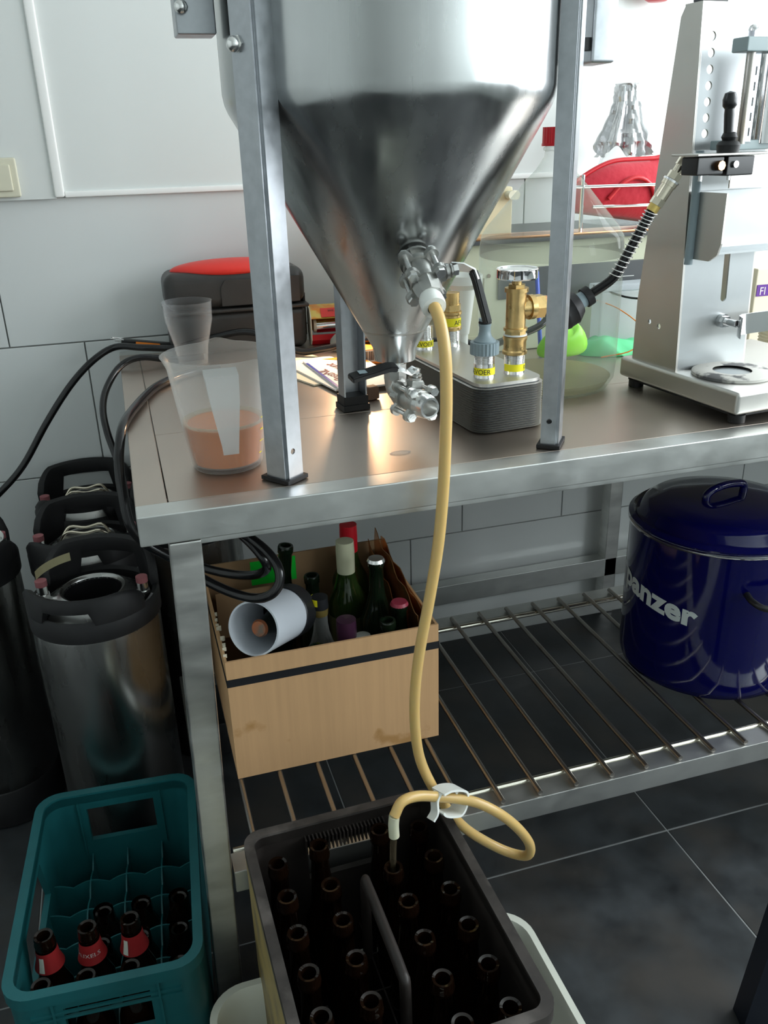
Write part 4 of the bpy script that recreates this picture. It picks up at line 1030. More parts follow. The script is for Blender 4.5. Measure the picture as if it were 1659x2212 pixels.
# pressing carriage under the bracket
obj('carriage_plate', B().box(0.004, 0.20, fy-0.075, fy-0.072, 1.212, 1.256, 0, MK), steel_cap, cp, smooth=0)
cpy = [(fy-0.002, 1.108), (fy-0.050, 1.108), (fy-0.066, 1.118), (fy-0.072, 1.135), (fy-0.072, 1.205), (fy-0.002, 1.205)]
obj('carriage_cheek', B().prism(cpy, 0, 0.003, MK @ Matrix(((0, 0, 1, 0.004), (1, 0, 0, 0), (0, 1, 0, 0), (0, 0, 0, 1)))), steel_cap, cp, smooth=0)
obj('carriage_back', B().box(0.007, 0.20, fy-0.008, fy-0.003, 1.120, 1.205, 0, MK), steel_plate, cp, smooth=0)
obj('carriage_lip', B().box(0.007, 0.20, fy-0.060, fy-0.004, 1.118, 1.121, 0, MK), steel_plate, cp, smooth=0)
obj('threaded_post', B().cyl(MK @ Vector((0.000, fy-0.012, 1.10)), MK @ Vector((0.000, fy-0.012, 1.262)), 0.0065, n=16), greyconn, cp)
# adjustable bottle guide
kb0 = MK @ Vector((0.092, fy, 1.003)); kd = (MK @ Vector((0.092, fy-1, 1.003)) - kb0).normalized()
obj('guide_bolt', B().cyl(kb0, kb0+kd*0.034, 0.0055, n=14).cyl(kb0, kb0+kd*0.007, 0.0115, n=20).cyl(kb0+kd*0.007, kb0+kd*0.013, 0.0095, n=6), chrome, cp)
gb_ = [(0.078, fy-0.060), (0.088, fy-0.043), (0.100, fy-0.036), (0.128, fy-0.034), (0.20, fy-0.034)]
gin = [(x_, y_+0.0018) for x_, y_ in gb_]
obj('bottle_guide', B().prism(gb_+gin[::-1], 0.985, 1.018, MK), chrome, cp, smooth=60)
# things right of the capper
jr_ = thing('cream_box', 'cream carton with a purple printed letter at the right edge', 'carton', (1.30, 1.52, TT))
obj('carton', B().box(1.245, 1.36, 1.50, 1.60, TT, 1.03, 0.002), paper2, jr_, smooth=0)
lb_ = obj('label', B().box(1.248, 1.33, 1.4985, 1.4998, 0.975, 0.998), purple_i, jr_, smooth=0)
lettering('FI', 0.022, T(1.262, 1.4980, 0.978) @ Matrix.Rotation(PI/2, 4, 'X'), paper, jr_)
cpst = B()
for k in range(9): cpst.lathe([(0.036, TT+0.006*k), (0.040, TT+0.006*k+0.0045), (0.036, TT+0.006*k+0.0055)], 28, T(1.235, 1.40, 0))
cpst.cyl((1.235, 1.40, TT), (1.235, 1.40, TT+0.054), 0.0365, n=28)
tag(obj('string_roll', cpst, paper2, smooth=50), 'roll of cream string beside the capper column', 'string')

# ================================================================ BLACK HOSES
HA = [(-0.36, 1.85, 0.58), (-0.297, 1.85, 0.629), (-0.242, 1.86, 0.68), (-0.183, 1.87, 0.762), (-0.125, 1.88, 0.833), (-0.072, 1.89, 0.880), (-0.022, 1.9, 0.903), (0.033, 1.86, 0.905), (0.100, 1.845, 0.902), (0.178, 1.838, 0.918), (0.254, 1.80, 0.930), (0.336, 1.757, 0.893), (0.389, 1.73, 0.897), (0.478, 1.695, 0.915), (0.530, 1.62, 0.922), (0.598, 1.505, 0.938), (0.645, 1.50, 0.925), (0.699, 1.505, 0.934), (0.771, 1.515, 0.952), (0.80, 1.53, 0.975)]
tag(obj('black_hose', B().tube(HA, 0.0072, 12, 6), black_gl, smooth=80), 'long black hose running along the back of the table and down the wall', 'hose')
HB = [(0.150, 1.80, 0.888), (0.085, 1.80, 0.888), (0.025, 1.80, 0.898), (-0.017, 1.79, 0.886), (-0.049, 1.75, 0.853), (-0.06, 1.7, 0.825), (-0.057, 1.65, 0.793), (-0.045, 1.6, 0.750), (-0.040, 1.55, 0.715), (-0.04, 1.50, 0.68)]
tag(obj('black_hose', B().tube(HB, 0.0068, 12, 6), black_gl, smooth=80), 'black hose curling from behind the cup over the back left table corner', 'hose')
HC = [(0.17, 1.70, 0.885), (0.12, 1.686, 0.885), (0.075, 1.647, 0.885), (0.035, 1.581, 0.885), (0.000, 1.465, 0.887), (-0.022, 1.375, 0.884), (-0.032, 1.33, 0.862), (-0.036, 1.3, 0.838), (-0.036, 1.28, 0.803), (-0.032, 1.27, 0.756), (-0.012, 1.27, 0.721), (0.022, 1.27, 0.692), (0.064, 1.25, 0.658), (0.104, 1.22, 0.641), (0.136, 1.19, 0.640), (0.159, 1.17, 0.652), (0.174, 1.17, 0.670), (0.175, 1.18, 0.692), (0.162, 1.2, 0.713), (0.14, 1.24, 0.724), (0.12, 1.28, 0.724), (0.095, 1.34, 0.715)]
HD = [(0.095, 1.34, 0.715), (0.060, 1.40, 0.70), (0.030, 1.44, 0.665), (0.040, 1.41, 0.63), (0.072, 1.38, 0.615), (0.118, 1.34, 0.612), (0.153, 1.3, 0.624), (0.170, 1.27, 0.648), (0.163, 1.27, 0.672), (0.146, 1.3, 0.690), (0.125, 1.34, 0.700), (0.08, 1.42, 0.70)]
tag(obj('black_hose', B().tube(HC+HD[1:], 0.0078, 12, 6), black_gl, smooth=80), 'glossy black braided hose looping off the table beside the jug to above the cardboard box', 'hose')

# ================================================================ LOWER SHELF: CARDBOARD BOX WITH BOTTLES
BX0, BX1, BY0, BY1, BZ, BT = 0.080, 0.441, 1.192, 1.530, RODTOP+0.0005, 0.532
bx = thing('cardboard_box', 'open brown cardboard box full of bottles on the lower shelf', 'box', (0.26, 1.36, BZ))
w_ = 0.004
def bwall(name, b, m=cardb): return obj(name, b, m, bx, smooth=0)
bwall('front_panel', B().box(BX0, BX1, BY0, BY0+w_, BZ, BT))
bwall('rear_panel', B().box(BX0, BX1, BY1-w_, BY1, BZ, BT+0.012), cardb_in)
bwall('side_panel', B().box(BX0, BX0+w_, BY0+w_, BY1-w_, BZ, BT-0.004))
bwall('side_panel', B().box(BX1-w_, BX1, BY0+w_, BY1-w_, BZ, BT-0.001))
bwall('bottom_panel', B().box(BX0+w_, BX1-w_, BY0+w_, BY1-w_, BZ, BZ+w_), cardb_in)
tz = BT-0.047
bwall('tape_band', B().box(BX0-0.0006, BX1+0.0006, BY0-0.0008, BY0-0.0001, tz, tz+0.014).box(BX0-0.0008, BX0-0.0001, BY0-0.0008, BY1, tz, tz+0.014).box(BX1+0.0001, BX1+0.0008, BY0-0.0008, BY1, tz, tz+0.014), tape_b)
frb = B()
for k in range(12):
    y_ = BY0+0.006+random.random()*0.16; x_ = BX0+random.random()*0.004
    frb.box(x_, x_+0.003+random.random()*0.004, y_, y_+0.0012, BT-0.006, BT+random.random()*0.004)
bwall('torn_fringe', frb, paper2)
bwall('green_label', B().box(0.172, 0.262, BY1-w_-0.0012, BY1-w_-0.0002, 0.487, 0.538), greenlab)
# glass bottles (tops visible); everything here stands on the box bottom
ZB0 = BZ+w_
def bottle(name, label, x, y, H, R, rn, m, shoulder=0.62, cap=None, capm=None, caph=0.01, open_=True, group='bottles in the cardboard box', tilt=None, extra=None, z0=None):
    z0 = ZB0 if z0 is None else z0
    t = thing(name, label, 'bottle', (x, y, z0), 0, group)
    if tilt: t.rotation_euler = tilt
    zs = H*shoulder
    pr = [(0.0001, 0.003), (R*0.8, 0), (R, 0.004), (R, zs), (R*0.93, zs+0.012), (R*0.62, zs+0.035), (rn*1.15, zs+0.058), (rn, zs+0.075), (rn, H-0.016), (rn+0.0018, H-0.014), (rn+0.0018, H-0.003), (rn+0.0006, H)]
    if open_: pr += [(rn-0.003, H), (rn-0.003, H-0.05), (0.0001, H-0.05)]
    else: pr += [(0.0001, H)]
    obj('glass', B().lathe(pr, 28), m, t, smooth=60, local=True)
    if cap: obj('cap', cap(H, rn), capm, t, smooth=40, local=True)
    if extra:
        for n2, bb2, m2 in extra(H, rn, R, zs): obj(n2, bb2, m2, t, smooth=60, local=True)
    return t
def sleeve(h, top=0.001): return lambda H, rn: B().lathe([(rn+0.0022, H-h), (rn+0.0028, H-0.02), (rn+0.0022, H+top), (0.0001, H+top+0.0005)], 24)
def crown(H, rn):
    n = 42; b = B(); poly = []
    lo = [((rn+0.0030+(0.0009 if k % 2 else 0))*math.cos(2*PI*k/n), (rn+0.0030+(0.0009 if k % 2 else 0))*math.sin(2*PI*k/n)) for k in range(n)]
    hi = [((rn+0.0008)*math.cos(2*PI*k/n), (rn+0.0008)*math.sin(2*PI*k/n)) for k in range(n)]
    a = [b.bm.verts.new((x, y, H-0.0045)) for x, y in lo]; c = [b.bm.verts.new((x, y, H+0.0012)) for x, y in hi]; t = b.bm.verts.new((0, 0, H+0.0018))
    for k in range(n):
        b.bm.faces.new((a[k], a[(k+1) % n], c[(k+1) % n], c[k])); b.bm.faces.new((c[k], c[(k+1) % n], t))
    return b
bottle('wine_bottle', 'green wine bottle with a cream capsule standing tallest in the cardboard box', 0.333, 1.395, 0.310, 0.036, 0.0145, greengl, 0.60, sleeve(0.062), creamcap, open_=False,
       extra=lambda H, rn, R, zs: [('label', B().lathe([(R+0.0005, 0.06), (R+0.0005, 0.165)], 28), olive)])
bottle('wine_bottle', 'green wine bottle with a red capsule behind the cream capped one', 0.362, 1.482, 0.302, 0.036, 0.0145, greengl, 0.60, sleeve(0.055), red_cap, open_=False)
bottle('beer_bottle', 'dark beer bottle with a silver crown cap right of the cream capsule', 0.371, 1.322, 0.302, 0.033, 0.0128, darkgl, 0.58, crown, boltm, open_=False)
bottle('liquor_bottle', 'clear bottle with a yellow and black cap in the cardboard box', 0.262, 1.308, 0.252, 0.033, 0.0125, clearbt, 0.50, sleeve(0.018), tape_b, open_=False,
       extra=lambda H, rn, R, zs: [('cap_band', B().lathe([(rn+0.0030, H-0.012), (rn+0.0030, H+0.0012)], 24, None, PI*0.7, PI*1.35), yellowlab), ('gold_ring', B().lathe([(rn+0.001, H-0.034), (rn+0.0022, H-0.019)], 24), goldm), ('label', B().lathe([(R+0.0006, 0.03), (R+0.0006, 0.10)], 24), pinkcap)])
bottle('capsule_bottle', 'dark bottle with a glossy purple capsule beside the clear bottle', 0.292, 1.240, 0.238, 0.030, 0.0145, darkgl, 0.52, sleeve(0.045), purplecap, open_=False)
bottle('beer_bottle', 'open dark beer bottle beside the front edge below the pink crown cap', 0.361, 1.226, 0.232, 0.028, 0.0128, darkgl, 0.52)
bottle('beer_bottle', 'dark beer bottle with a dull pink crown cap', 0.397, 1.272, 0.236, 0.028, 0.0128, darkgl, 0.52, crown, pinkcap, open_=False)
bottle('beer_bottle', 'open dark beer bottle between the green label and the wine bottle', 0.270, 1.408, 0.245, 0.030, 0.0128, darkgl, 0.52)
bottle('corked_bottle', 'short bottle with a grey stopper just behind the front panel', 0.318, 1.178+0.055, 0.205, 0.013, 0.0115, clearbt, 0.55, sleeve(0.02), cloth_g, open_=False)
bottle('beer_bottle', 'tall open dark bottle leaning in front of the green label', 0.198, 1.452, 0.295, 0.030, 0.0130, darkgl, 0.56, tilt=(0.0, 0.12, 0.0))
bottle('small_bottle', 'small open bottle hidden low beside the purple capsule', 0.236, 1.226, 0.205, 0.020, 0.0125, darkgl, 0.52)
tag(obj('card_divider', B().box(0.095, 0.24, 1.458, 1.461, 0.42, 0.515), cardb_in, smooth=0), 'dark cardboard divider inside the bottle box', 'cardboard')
# white pipe with a bottle inside
PO = Vector((0.128, 1.212, 0.572)); PE = Vector((0.222, 1.335, 0.528)); pd = (PE-PO).normalized()
PO = PO+pd*0.008
pp = thing('plastic_pipe', 'white plastic pipe lying slanted in the box with a bottle inside', 'pipe', tuple(PO))
Mp = frame(PO, pd)
obj('tube', B().lathe([(0.0425, 0.0), (0.0455, 0.0), (0.0455, 0.115), (0.0425, 0.115), (0.0425, 0.0)], 48, Mp), pipe_w, pp, smooth=60)
obj('dark_sleeve', B().lathe([(0.0460, 0.105), (0.0475, 0.107), (0.0475, 0.140), (0.0001, 0.140), ], 40, Mp), tape_b, pp)
ib = thing('beer_bottle', 'dark bottle with an orange crown cap lying inside the white pipe', 'bottle', tuple(PO+pd*0.02))
off = Mp @ Vector((0.002, -0.006, 0.024))
Mi = frame(off, pd)
obj('glass', B().lathe([(0.0001, 0.001), (0.0135, 0.001), (0.0135, 0.014), (0.0155, 0.03), (0.022, 0.060), (0.030, 0.085), (0.031, 0.11), (0.0001, 0.112)], 28, Mi), darkgl, ib)
cr = B().lathe([(0.0001, -0.002), (0.0125, -0.0015), (0.0152, 0.003)], 30, Mi)
obj('cap', cr, mat('orange_crown_cap', (0.36, 0.11, 0.04), 0.45, 0.3, col2=(0.16, 0.12, 0.09), col2_scale=80), ib)
# copper coloured foil pouches at the right of the box
for i, (a, b_, z, dz, lab) in enumerate((((0.4335, 1.500), (0.4335, 1.215), 0.565, 0.020, 'copper foil pouch against the right side of the bottle box'),
                                       ((0.4240, 1.510), (0.4205, 1.235), 0.575, 0.010, 'copper foil pouch second from the right side of the bottle box'),
                                       ((0.4120, 1.515), (0.4090, 1.310), 0.550, -0.004, 'shiny copper foil pouch nearest the crown capped bottle'))):
    b = B(); n = 14; prev = None
    for k in range(n+1):
        t = k/n; x_ = a[0]+(b_[0]-a[0])*t; y_ = a[1]+(b_[1]-a[1])*t
        zt = z-0.05*t*(1-dz*4)+0.006*math.sin(k*1.3+i)
        wob = 0.0025*math.sin(k*1.1+i*2)
        col_ = [b.bm.verts.new((x_+wob*s-0.0015*q, y_, zz)) for q in (0, 1) for s, zz in ((0.2, ZB0), (1.0, ZB0+0.12), (-0.6, zt-0.03), (0.4, zt))]
        if prev:
            for q in (0, 4):
                for j in range(3): b.bm.faces.new((prev[q+j], prev[q+j+1], col_[q+j+1], col_[q+j]))
            b.bm.faces.new((prev[3], prev[7], col_[7], col_[3])); b.bm.faces.new((prev[0], prev[4], col_[4], col_[0]))
        else: b.bm.faces.new((col_[0], col_[1], col_[2], col_[3], col_[7], col_[6], col_[5], col_[4]))
        prev = col_
    b.bm.faces.new((prev[0], prev[1], prev[2], prev[3], prev[7], prev[6], prev[5], prev[4]))
    tag(obj('foil_pouch', b, copperfoil, smooth=50), lab, 'pouch', 'foil pouches in the bottle box')

# ================================================================ BLUE POT
PX, PY, PR = 1.0446, 1.263, 0.168
PZ = RODTOP+0.0005
po = thing('enamel_pot', 'large cobalt blue enamel pot with lid and silver lettering on the lower shelf', 'pot', (PX, PY, PZ))
MP = T(PX, PY, 0)
obj('body', B().lathe([(0.0001, PZ+0.004), (0.150, PZ), (0.163, PZ+0.004), (PR-0.002, PZ+0.016), (PR, PZ+0.04), (PR, 0.600), (PR+0.001, 0.607)], 96, MP), blue_en, po, smooth=60)
obj('rim', B().lathe([(PR+0.0005, 0.6005), (PR+0.0040, 0.602), (PR+0.0045, 0.606), (PR+0.0010, 0.608)], 96, MP), chrome, po, smooth=60)
obj('lid', B().lathe([(PR+0.002, 0.6085), (PR+0.004, 0.614), (PR-0.004, 0.620), (PR-0.010, 0.616), (PR-0.016, 0.620), (PR-0.022, 0.634), (PR-0.032, 0.642), (0.10, 0.650), (0.05, 0.654), (0.0001, 0.655)], 96, MP), blue_en, po, smooth=50)
obj('lid_handle', B().tube([(PX-0.045, PY-0.005, 0.652), (PX-0.044, PY-0.005, 0.663), (PX-0.030, PY-0.005, 0.673), (PX+0.0, PY, 0.676), (PX+0.030, PY+0.005, 0.673), (PX+0.044, PY+0.005, 0.668), (PX+0.045, PY+0.005, 0.652)], 0.0075, 12, 5), blue_en, po, smooth=80)
for s, an in ((1, -1.65), (1, -1.65+PI)):
    c_, s_ = math.cos(an), math.sin(an); tx, ty = -s_, c_
    hp_ = [(PX+(PR-0.002)*c_-0.045*tx, PY+(PR-0.002)*s_-0.045*ty, 0.535), (PX+(PR+0.018)*c_-0.047*tx, PY+(PR+0.018)*s_-0.047*ty, 0.532), (PX+(PR+0.038)*c_-0.035*tx, PY+(PR+0.038)*s_-0.035*ty, 0.527),
           (PX+(PR+0.042)*c_, PY+(PR+0.042)*s_, 0.525), (PX+(PR+0.038)*c_+0.035*tx, PY+(PR+0.038)*s_+0.035*ty, 0.527), (PX+(PR+0.018)*c_+0.047*tx, PY+(PR+0.018)*s_+0.047*ty, 0.532), (PX+(PR-0.002)*c_+0.045*tx, PY+(PR-0.002)*s_+0.045*ty, 0.535)]
    obj('handle', B().tube(hp_, 0.006, 10, 5), black_pl, po, smooth=80)
me_ = wrap_lettering('panzer', 0.060, (PX, PY), PR+0.0008, 0.466, math.radians(192), silver_ink, po, 0.0024, 1.02, 1.12, -0.12)

# ================================================================ KEGS
def keg():
    t = thing('soda_keg', 'corny keg', 'keg', (0, 0, 0))
    R = 0.108
    obj('body', B().lathe([(0.0001, 0.050), (0.09, 0.050), (R, 0.065), (R, 0.528), (0.1065, 0.536)], 64), steel_keg, t, smooth=60, local=True)
    obj('base_ring', B().lathe([(0.0001, 0.0), (0.104, 0.0), (0.110, 0.004), (0.1105, 0.085), (0.108, 0.088)], 48), black_rub, t, smooth=50, local=True)
    obj('dome', B().lathe([(0.106, 0.536), (0.088, 0.560), (0.066, 0.576), (0.055, 0.583), (0.050, 0.580), (0.0495, 0.574)], 56), steel_keg, t, smooth=60, local=True)
    obj('shaded_mouth', B().lathe([(0.0497, 0.577), (0.0485, 0.50), (0.0485, 0.30), (0.0001, 0.30)], 40), black_pl, t, smooth=60, local=True)  # black lining stands in for the shade inside the keg opening
    # rubber top: ring plus two arched handles
    top = B().lathe([(0.1085, 0.532), (0.112, 0.534), (0.1125, 0.566), (0.108, 0.572), (0.100, 0.568), (0.104, 0.545), (0.1085, 0.532)], 64)
    obj('rubber_ring', top, black_rub, t, smooth=50, local=True)
    for q in (0, 1):
        b = B(); n = 24; prev = None
        for k in range(n+1):
            a = q*PI+0.36+(PI-0.72)*k/n; s = math.sin(PI*k/n)
            zt = 0.596+(0.042 if q == 0 else 0.018)*min(1, s*2.2)**0.6
            zb = 0.560 if not ((0.28 < k/n < 0.72) if q == 0 else (0.30 < k/n < 0.66)) else (0.606 if q == 0 else 0.590)
            sec = [(0.1120, zb), (0.1130, zt-0.006), (0.107, zt), (0.098, zt-0.004), (0.096, zt-0.014), (0.101, zb)]
            ring = [b.bm.verts.new((r*math.cos(a), r*math.sin(a), z)) for r, z in sec]
            if prev:
                for j in range(6): b.bm.faces.new((prev[j], prev[(j+1) % 6], ring[(j+1) % 6], ring[j]))
            else: b.bm.faces.new(list(reversed(ring)))
            prev = ring
        b.bm.faces.new(prev)
        obj('handle', b, black_rub, t, smooth=50, local=True)
    for a in (0.1, PI+0.1):
        p = obj('post', B().cyl((0.087*math.cos(a), 0.087*math.sin(a), 0.552), (0.087*math.cos(a), 0.087*math.sin(a), 0.590), 0.0095, n=16).cyl((0.087*math.cos(a), 0.087*math.sin(a), 0.566), (0.087*math.cos(a), 0.087*math.sin(a), 0.574), 0.0125, n=6), boltm, t, local=True)
        o2 = obj('dust_cap', B().cyl((0.087*math.cos(a), 0.087*math.sin(a), 0.590), (0.087*math.cos(a), 0.087*math.sin(a), 0.6005), 0.0102, n=18), dustcap, p, local=True)
    return t
k0 = keg()
lidded = lambda t, rot: (obj('lid', B().lathe([(0.049, 0.580), (0.046, 0.586), (0.030, 0.588), (0.0001, 0.590)], 40), steel_keg, t, smooth=60, local=True),
                         obj('bail', B().tube([(-0.045, 0.012, 0.586), (-0.030, 0.016, 0.602), (0.0, 0.014, 0.598), (0.030, 0.016, 0.602), (0.045, 0.012, 0.584)], 0.003, 8, 4).tube([(-0.045, -0.012, 0.586), (-0.030, -0.016, 0.604), (0.0, -0.014, 0.598), (0.030, -0.016, 0.602), (0.050, -0.010, 0.584)], 0.003, 8, 4), brassn, t, smooth=80, local=True))
KEGS = [((-0.370, 1.668, 0), 0.25, 'steel keg with a round sticker on its black handle at the left edge', True),
        ((-0.128, 1.658, 0), -0.1, 'steel keg with closed lid directly behind the lidless keg', True),
        ((-0.128, 1.884, 0), 0.0, 'rearmost steel keg against the wall', True),
        ((0.076, 1.756, 0), 0.4, 'steel keg standing under the table behind the cardboard box', True)]
k0['label'] = 'steel keg without its lid behind the teal crate'; k0['group'] = 'steel kegs left of the table'
others = []
for loc, rz, lb2, ld_ in KEGS:
    o = dup(k0, loc, rz, lb2); others.append(o)
for o in others: lidded(o, 0)
k0.location = (-0.115, 1.432, 0); k0.rotation_euler = (0, 0, -0.35)
PARENT_M[k0.name] = T(-0.115, 1.432, 0)
tpb = B()
for k in range(10):
    a = math.radians(112+5.2*k); b_ = math.radians(112+5.2*(k+1)); r = 0.0952
    tpb.quad([(-0.115+r*math.cos(a), 1.432+r*math.sin(a), 0.600), (-0.115+r*math.cos(b_), 1.432+r*math.sin(b_), 0.600), (-0.115+r*math.cos(b_), 1.432+r*math.sin(b_), 0.616), (-0.115+r*math.cos(a), 1.432+r*math.sin(a), 0.616)])
tp_ = obj('tape_strip', tpb, tape_c, smooth=60); k0m = T(-0.115, 1.432, 0) @ RZ(-0.35); tp_.parent = k0; tp_.matrix_parent_inverse = k0m.inverted()
l0 = others[0]; l0m = T(*KEGS[0][0]) @ RZ(KEGS[0][1])
sk = obj('sticker', B().cyl((-0.2815, 1.634, 0.622), (-0.2830, 1.6310, 0.622), 0.0125, n=28), white_pl, smooth=30); sk.parent = l0; sk.matrix_parent_inverse = l0m.inverted()
me3 = text_mesh('CO₂', 0.011); me3.transform(frame((-0.28345, 1.6300, 0.618), (-0.45, -0.9, 0))); me3.materials.clear(); me3.materials.append(ink)
ls = bpy.data.objects.new('lettering', me3); COL.objects.link(ls); ls.parent = l0; ls.matrix_parent_inverse = l0m.inverted()

# ================================================================ CRATES
def crate(name, label, M, w, l, h, m, wall=0.010, rad=0.03, opening=True, grid=(4, 6), gz=0.15, wavy=True, side_open=True, xs=None, ys=None, rim_m=None):
    t = thing(name, label, 'crate', tuple(M.translation))
    W2, L2 = w/2, l/2
    out = rrect(-W2, W2, -L2, L2, rad, 6); inn = rrect(-W2+wall, W2-wall, -L2+wall, L2-wall, rad-wall*0.6, 6)
    b = B().ring(out, inn, 0.0, h-0.004, M)
    s = obj('wall', b, m, t, smooth=40)
    rim_o = rrect(-W2-0.004, W2+0.004, -L2-0.004, L2+0.004, rad+0.004, 6)
    rim = B().ring(rim_o, inn, h-0.020, h, M)
    obj('rim', rim, rim_m or m, t, smooth=40)
    obj('floor_grid', B().box(-W2+wall, W2-wall, -L2+wall, L2-wall, 0.004, 0.012, 0, M), m, t, smooth=0)
    cuts = []
    ow = 0.115 if w > 0.2 else 0.08
    if opening:
        cuts.append(lambda bb: bb.box(-ow/2, ow/2, -L2-0.02, -L2+0.03, h-0.105, h-0.034, 0, M))
        cuts.append(lambda bb: bb.box(-ow/2, ow/2, L2-0.03, L2+0.02, h-0.105, h-0.034, 0, M))
        if side_open:
            cuts.append(lambda bb: bb.prism([(-0.10, h-0.12), (0.10, h-0.12), (0.075, h-0.03), (-0.075, h-0.03)], -W2-0.02, -W2+0.03, M @ Matrix(((0, 0, 1, 0), (1, 0, 0, 0), (0, 1, 0, 0), (0, 0, 0, 1)))))
        cutw(s, cuts)
    nx, ny = grid
    iw, il = w-2*wall, l-2*wall
    for i in range(1, nx):
        x = xs[i-1] if xs else -W2+wall+iw*i/nx; bb = B(); n = 48
        for k in range(n):
            y0 = -L2+wall+il*k/n; y1 = -L2+wall+il*(k+1)/n
            f = (lambda y: gz-(0.010*(1-abs(math.cos(PI*ny*(y+L2-wall)/il))) if wavy else 0))
            vs = [(x-0.0012, y0, 0.012), (x-0.0012, y1, 0.012), (x-0.0012, y1, f(y1)), (x-0.0012, y0, f(y0))]
            vs2 = [(x+0.0012, a_, c_) for _, a_, c_ in vs]
            A = [bb.bm.verts.new(M @ Vector(v)) for v in vs]; C_ = [bb.bm.verts.new(M @ Vector(v)) for v in vs2]
            bb.bm.faces.new(A); bb.bm.faces.new(C_[::-1]); bb.bm.faces.new((A[3], A[2], C_[2], C_[3]))
        obj('divider', bb, m, t, smooth=0)
    for j in range(1, ny):
        y = ys[j-1] if ys else -L2+wall+il*j/ny; bb = B(); n = 32
        for k in range(n):
            x0 = -W2+wall+iw*k/n; x1 = -W2+wall+iw*(k+1)/n
            f = (lambda x: gz-(0.010*(1-abs(math.cos(PI*nx*(x+W2-wall)/iw))) if wavy else 0))
            vs = [(x0, y-0.0012, 0.012), (x1, y-0.0012, 0.012), (x1, y-0.0012, f(x1)), (x0, y-0.0012, f(x0))]
            vs2 = [(a_, y+0.0012, c_) for a_, _, c_ in vs]
            A = [bb.bm.verts.new(M @ Vector(v)) for v in vs]; C_ = [bb.bm.verts.new(M @ Vector(v)) for v in vs2]
            bb.bm.faces.new(A); bb.bm.faces.new(C_[::-1]); bb.bm.faces.new((A[3], A[2], C_[2], C_[3]))
        obj('divider', bb, m, t, smooth=0)
    return t
MTc = T(-0.1365, 1.110, 0.0005) @ RZ(-0.065)
tc_ = crate('bottle_crate', 'teal plastic bottle crate on the floor by the table leg', MTc, 0.262, 0.405, 0.247, teal, gz=0.112, rad=0.035)
# vertical ribs on the crate ends and the raised band below the rim
for yy, ss in ((0.1925, -1), (-0.2025, 1)):
    for xx in (-0.070, 0.070):
        obj('rib', B().box(xx-0.0015, xx+0.0015, min(yy, yy-0.004), yy+0.002, 0.112, 0.228, 0, MTc), teal, tc_, smooth=0)
obj('band', B().box(-0.10, 0.10, -0.2055, -0.2020, 0.196, 0.200, 0, MTc).box(-0.10, 0.10, -0.2055, -0.2020, 0.206, 0.210, 0, MTc), teal, tc_, smooth=0)
def beer_proto(label, H, R, red=False, m=amber):
    t = thing('beer_bottle', label, 'bottle', (0, 0, 0), 0)
    zs = H*0.52; rn = 0.0128
    pr = [(0.0001, 0.003), (R*0.8, 0), (R, 0.004), (R, zs), (R*0.94, zs+0.012), (R*0.66, zs+0.036), (rn*1.25, zs+0.062), (rn, H-0.022), (rn+0.0022, H-0.020), (rn+0.0022, H-0.012), (rn+0.0008, H-0.010), (rn+0.0016, H-0.004), (rn+0.0004, H), (rn-0.0032, H-0.001), (rn-0.0036, H-0.05), (0.0001, H-0.052)]
    obj('glass', B().lathe(pr, 26), m, t, smooth=60, local=True)
    if red:
        z1, z2 = H-0.056, H-0.023
        nl = obj('neck_label', B().lathe([(rn+0.0085, z1), (rn+0.0040, z1+0.016), (rn+0.0024, z2)], 28), red_neck, t, smooth=60, local=True)
    return t
ZT = 0.0135
rb0 = beer_proto('open beer bottle with red neck label in the teal crate, the middle one', 0.228, 0.028, True)
def cell(M, w, l, wall, nx, ny, i, j):
    iw, il = w-2*wall, l-2*wall
    return M @ Vector((-w/2+wall+iw*(i+0.5)/nx, -l/2+wall+il*(j+0.5)/ny, 0))
def place(o, P, z): o.location = (P.x, P.y, z)
tcell = lambda i, j: cell(MTc, 0.262, 0.405, 0.010, 4, 6, i, j)
pm = tcell(1, 1); place(rb0, pm, ZT)
for c_, tx_ in (((1, 1), 'XELS'),):
    me5 = text_mesh('BRUXELS', 0.011)
    for v in me5.vertices:
        a = -2.0+v.co.x/0.0175; v.co = (0.0178*math.cos(a), 0.0178*math.sin(a), 0.184+v.co.y)
    me5.materials.clear(); me5.materials.append(white_ink)
    lt5 = bpy.data.objects.new('lettering', me5); COL.objects.link(lt5); lt5.parent = rb0
PL = tcell(0, 1); PRr = tcell(2, 1)
bL = dup(rb0, (PL.x, PL.y, ZT), 2.2, 'open beer bottle with red neck label in the teal crate, left one')
bR = dup(rb0, (PRr.x, PRr.y, ZT), -1.2, 'open beer bottle with red neck label in the teal crate, right one')
tagp = [('left', bL), ('right', bR)]
pb0 = beer_proto('dark beer bottle without label in the front row of the teal crate', 0.204, 0.028)
c0 = tcell(0, 0); place(pb0, c0, ZT)
for o in (rb0, bL, bR): o['group'] = 'red necked bottles in the teal crate'
pb0['label'] = 'dark open bottle at the front left corner of the teal crate'; pb0['group'] = 'plain bottles in the teal crate front row'
for i, lb6 in ((1, 'dark open bottle second in the front row of the teal crate'), (2, 'dark open bottle third in the front row of the teal crate')):
    P = tcell(i, 0); dup(pb0, (P.x, P.y, ZT), 0, lb6)
sm0 = beer_proto('small dark bottle deep in the teal crate', 0.118, 0.027); sm0['group'] = 'small bottles deep in the teal crate'
sm0['label'] = 'small dark bottle sunk in the teal crate, farthest left of the deep ones'
P = tcell(1, 3); place(sm0, P, ZT)
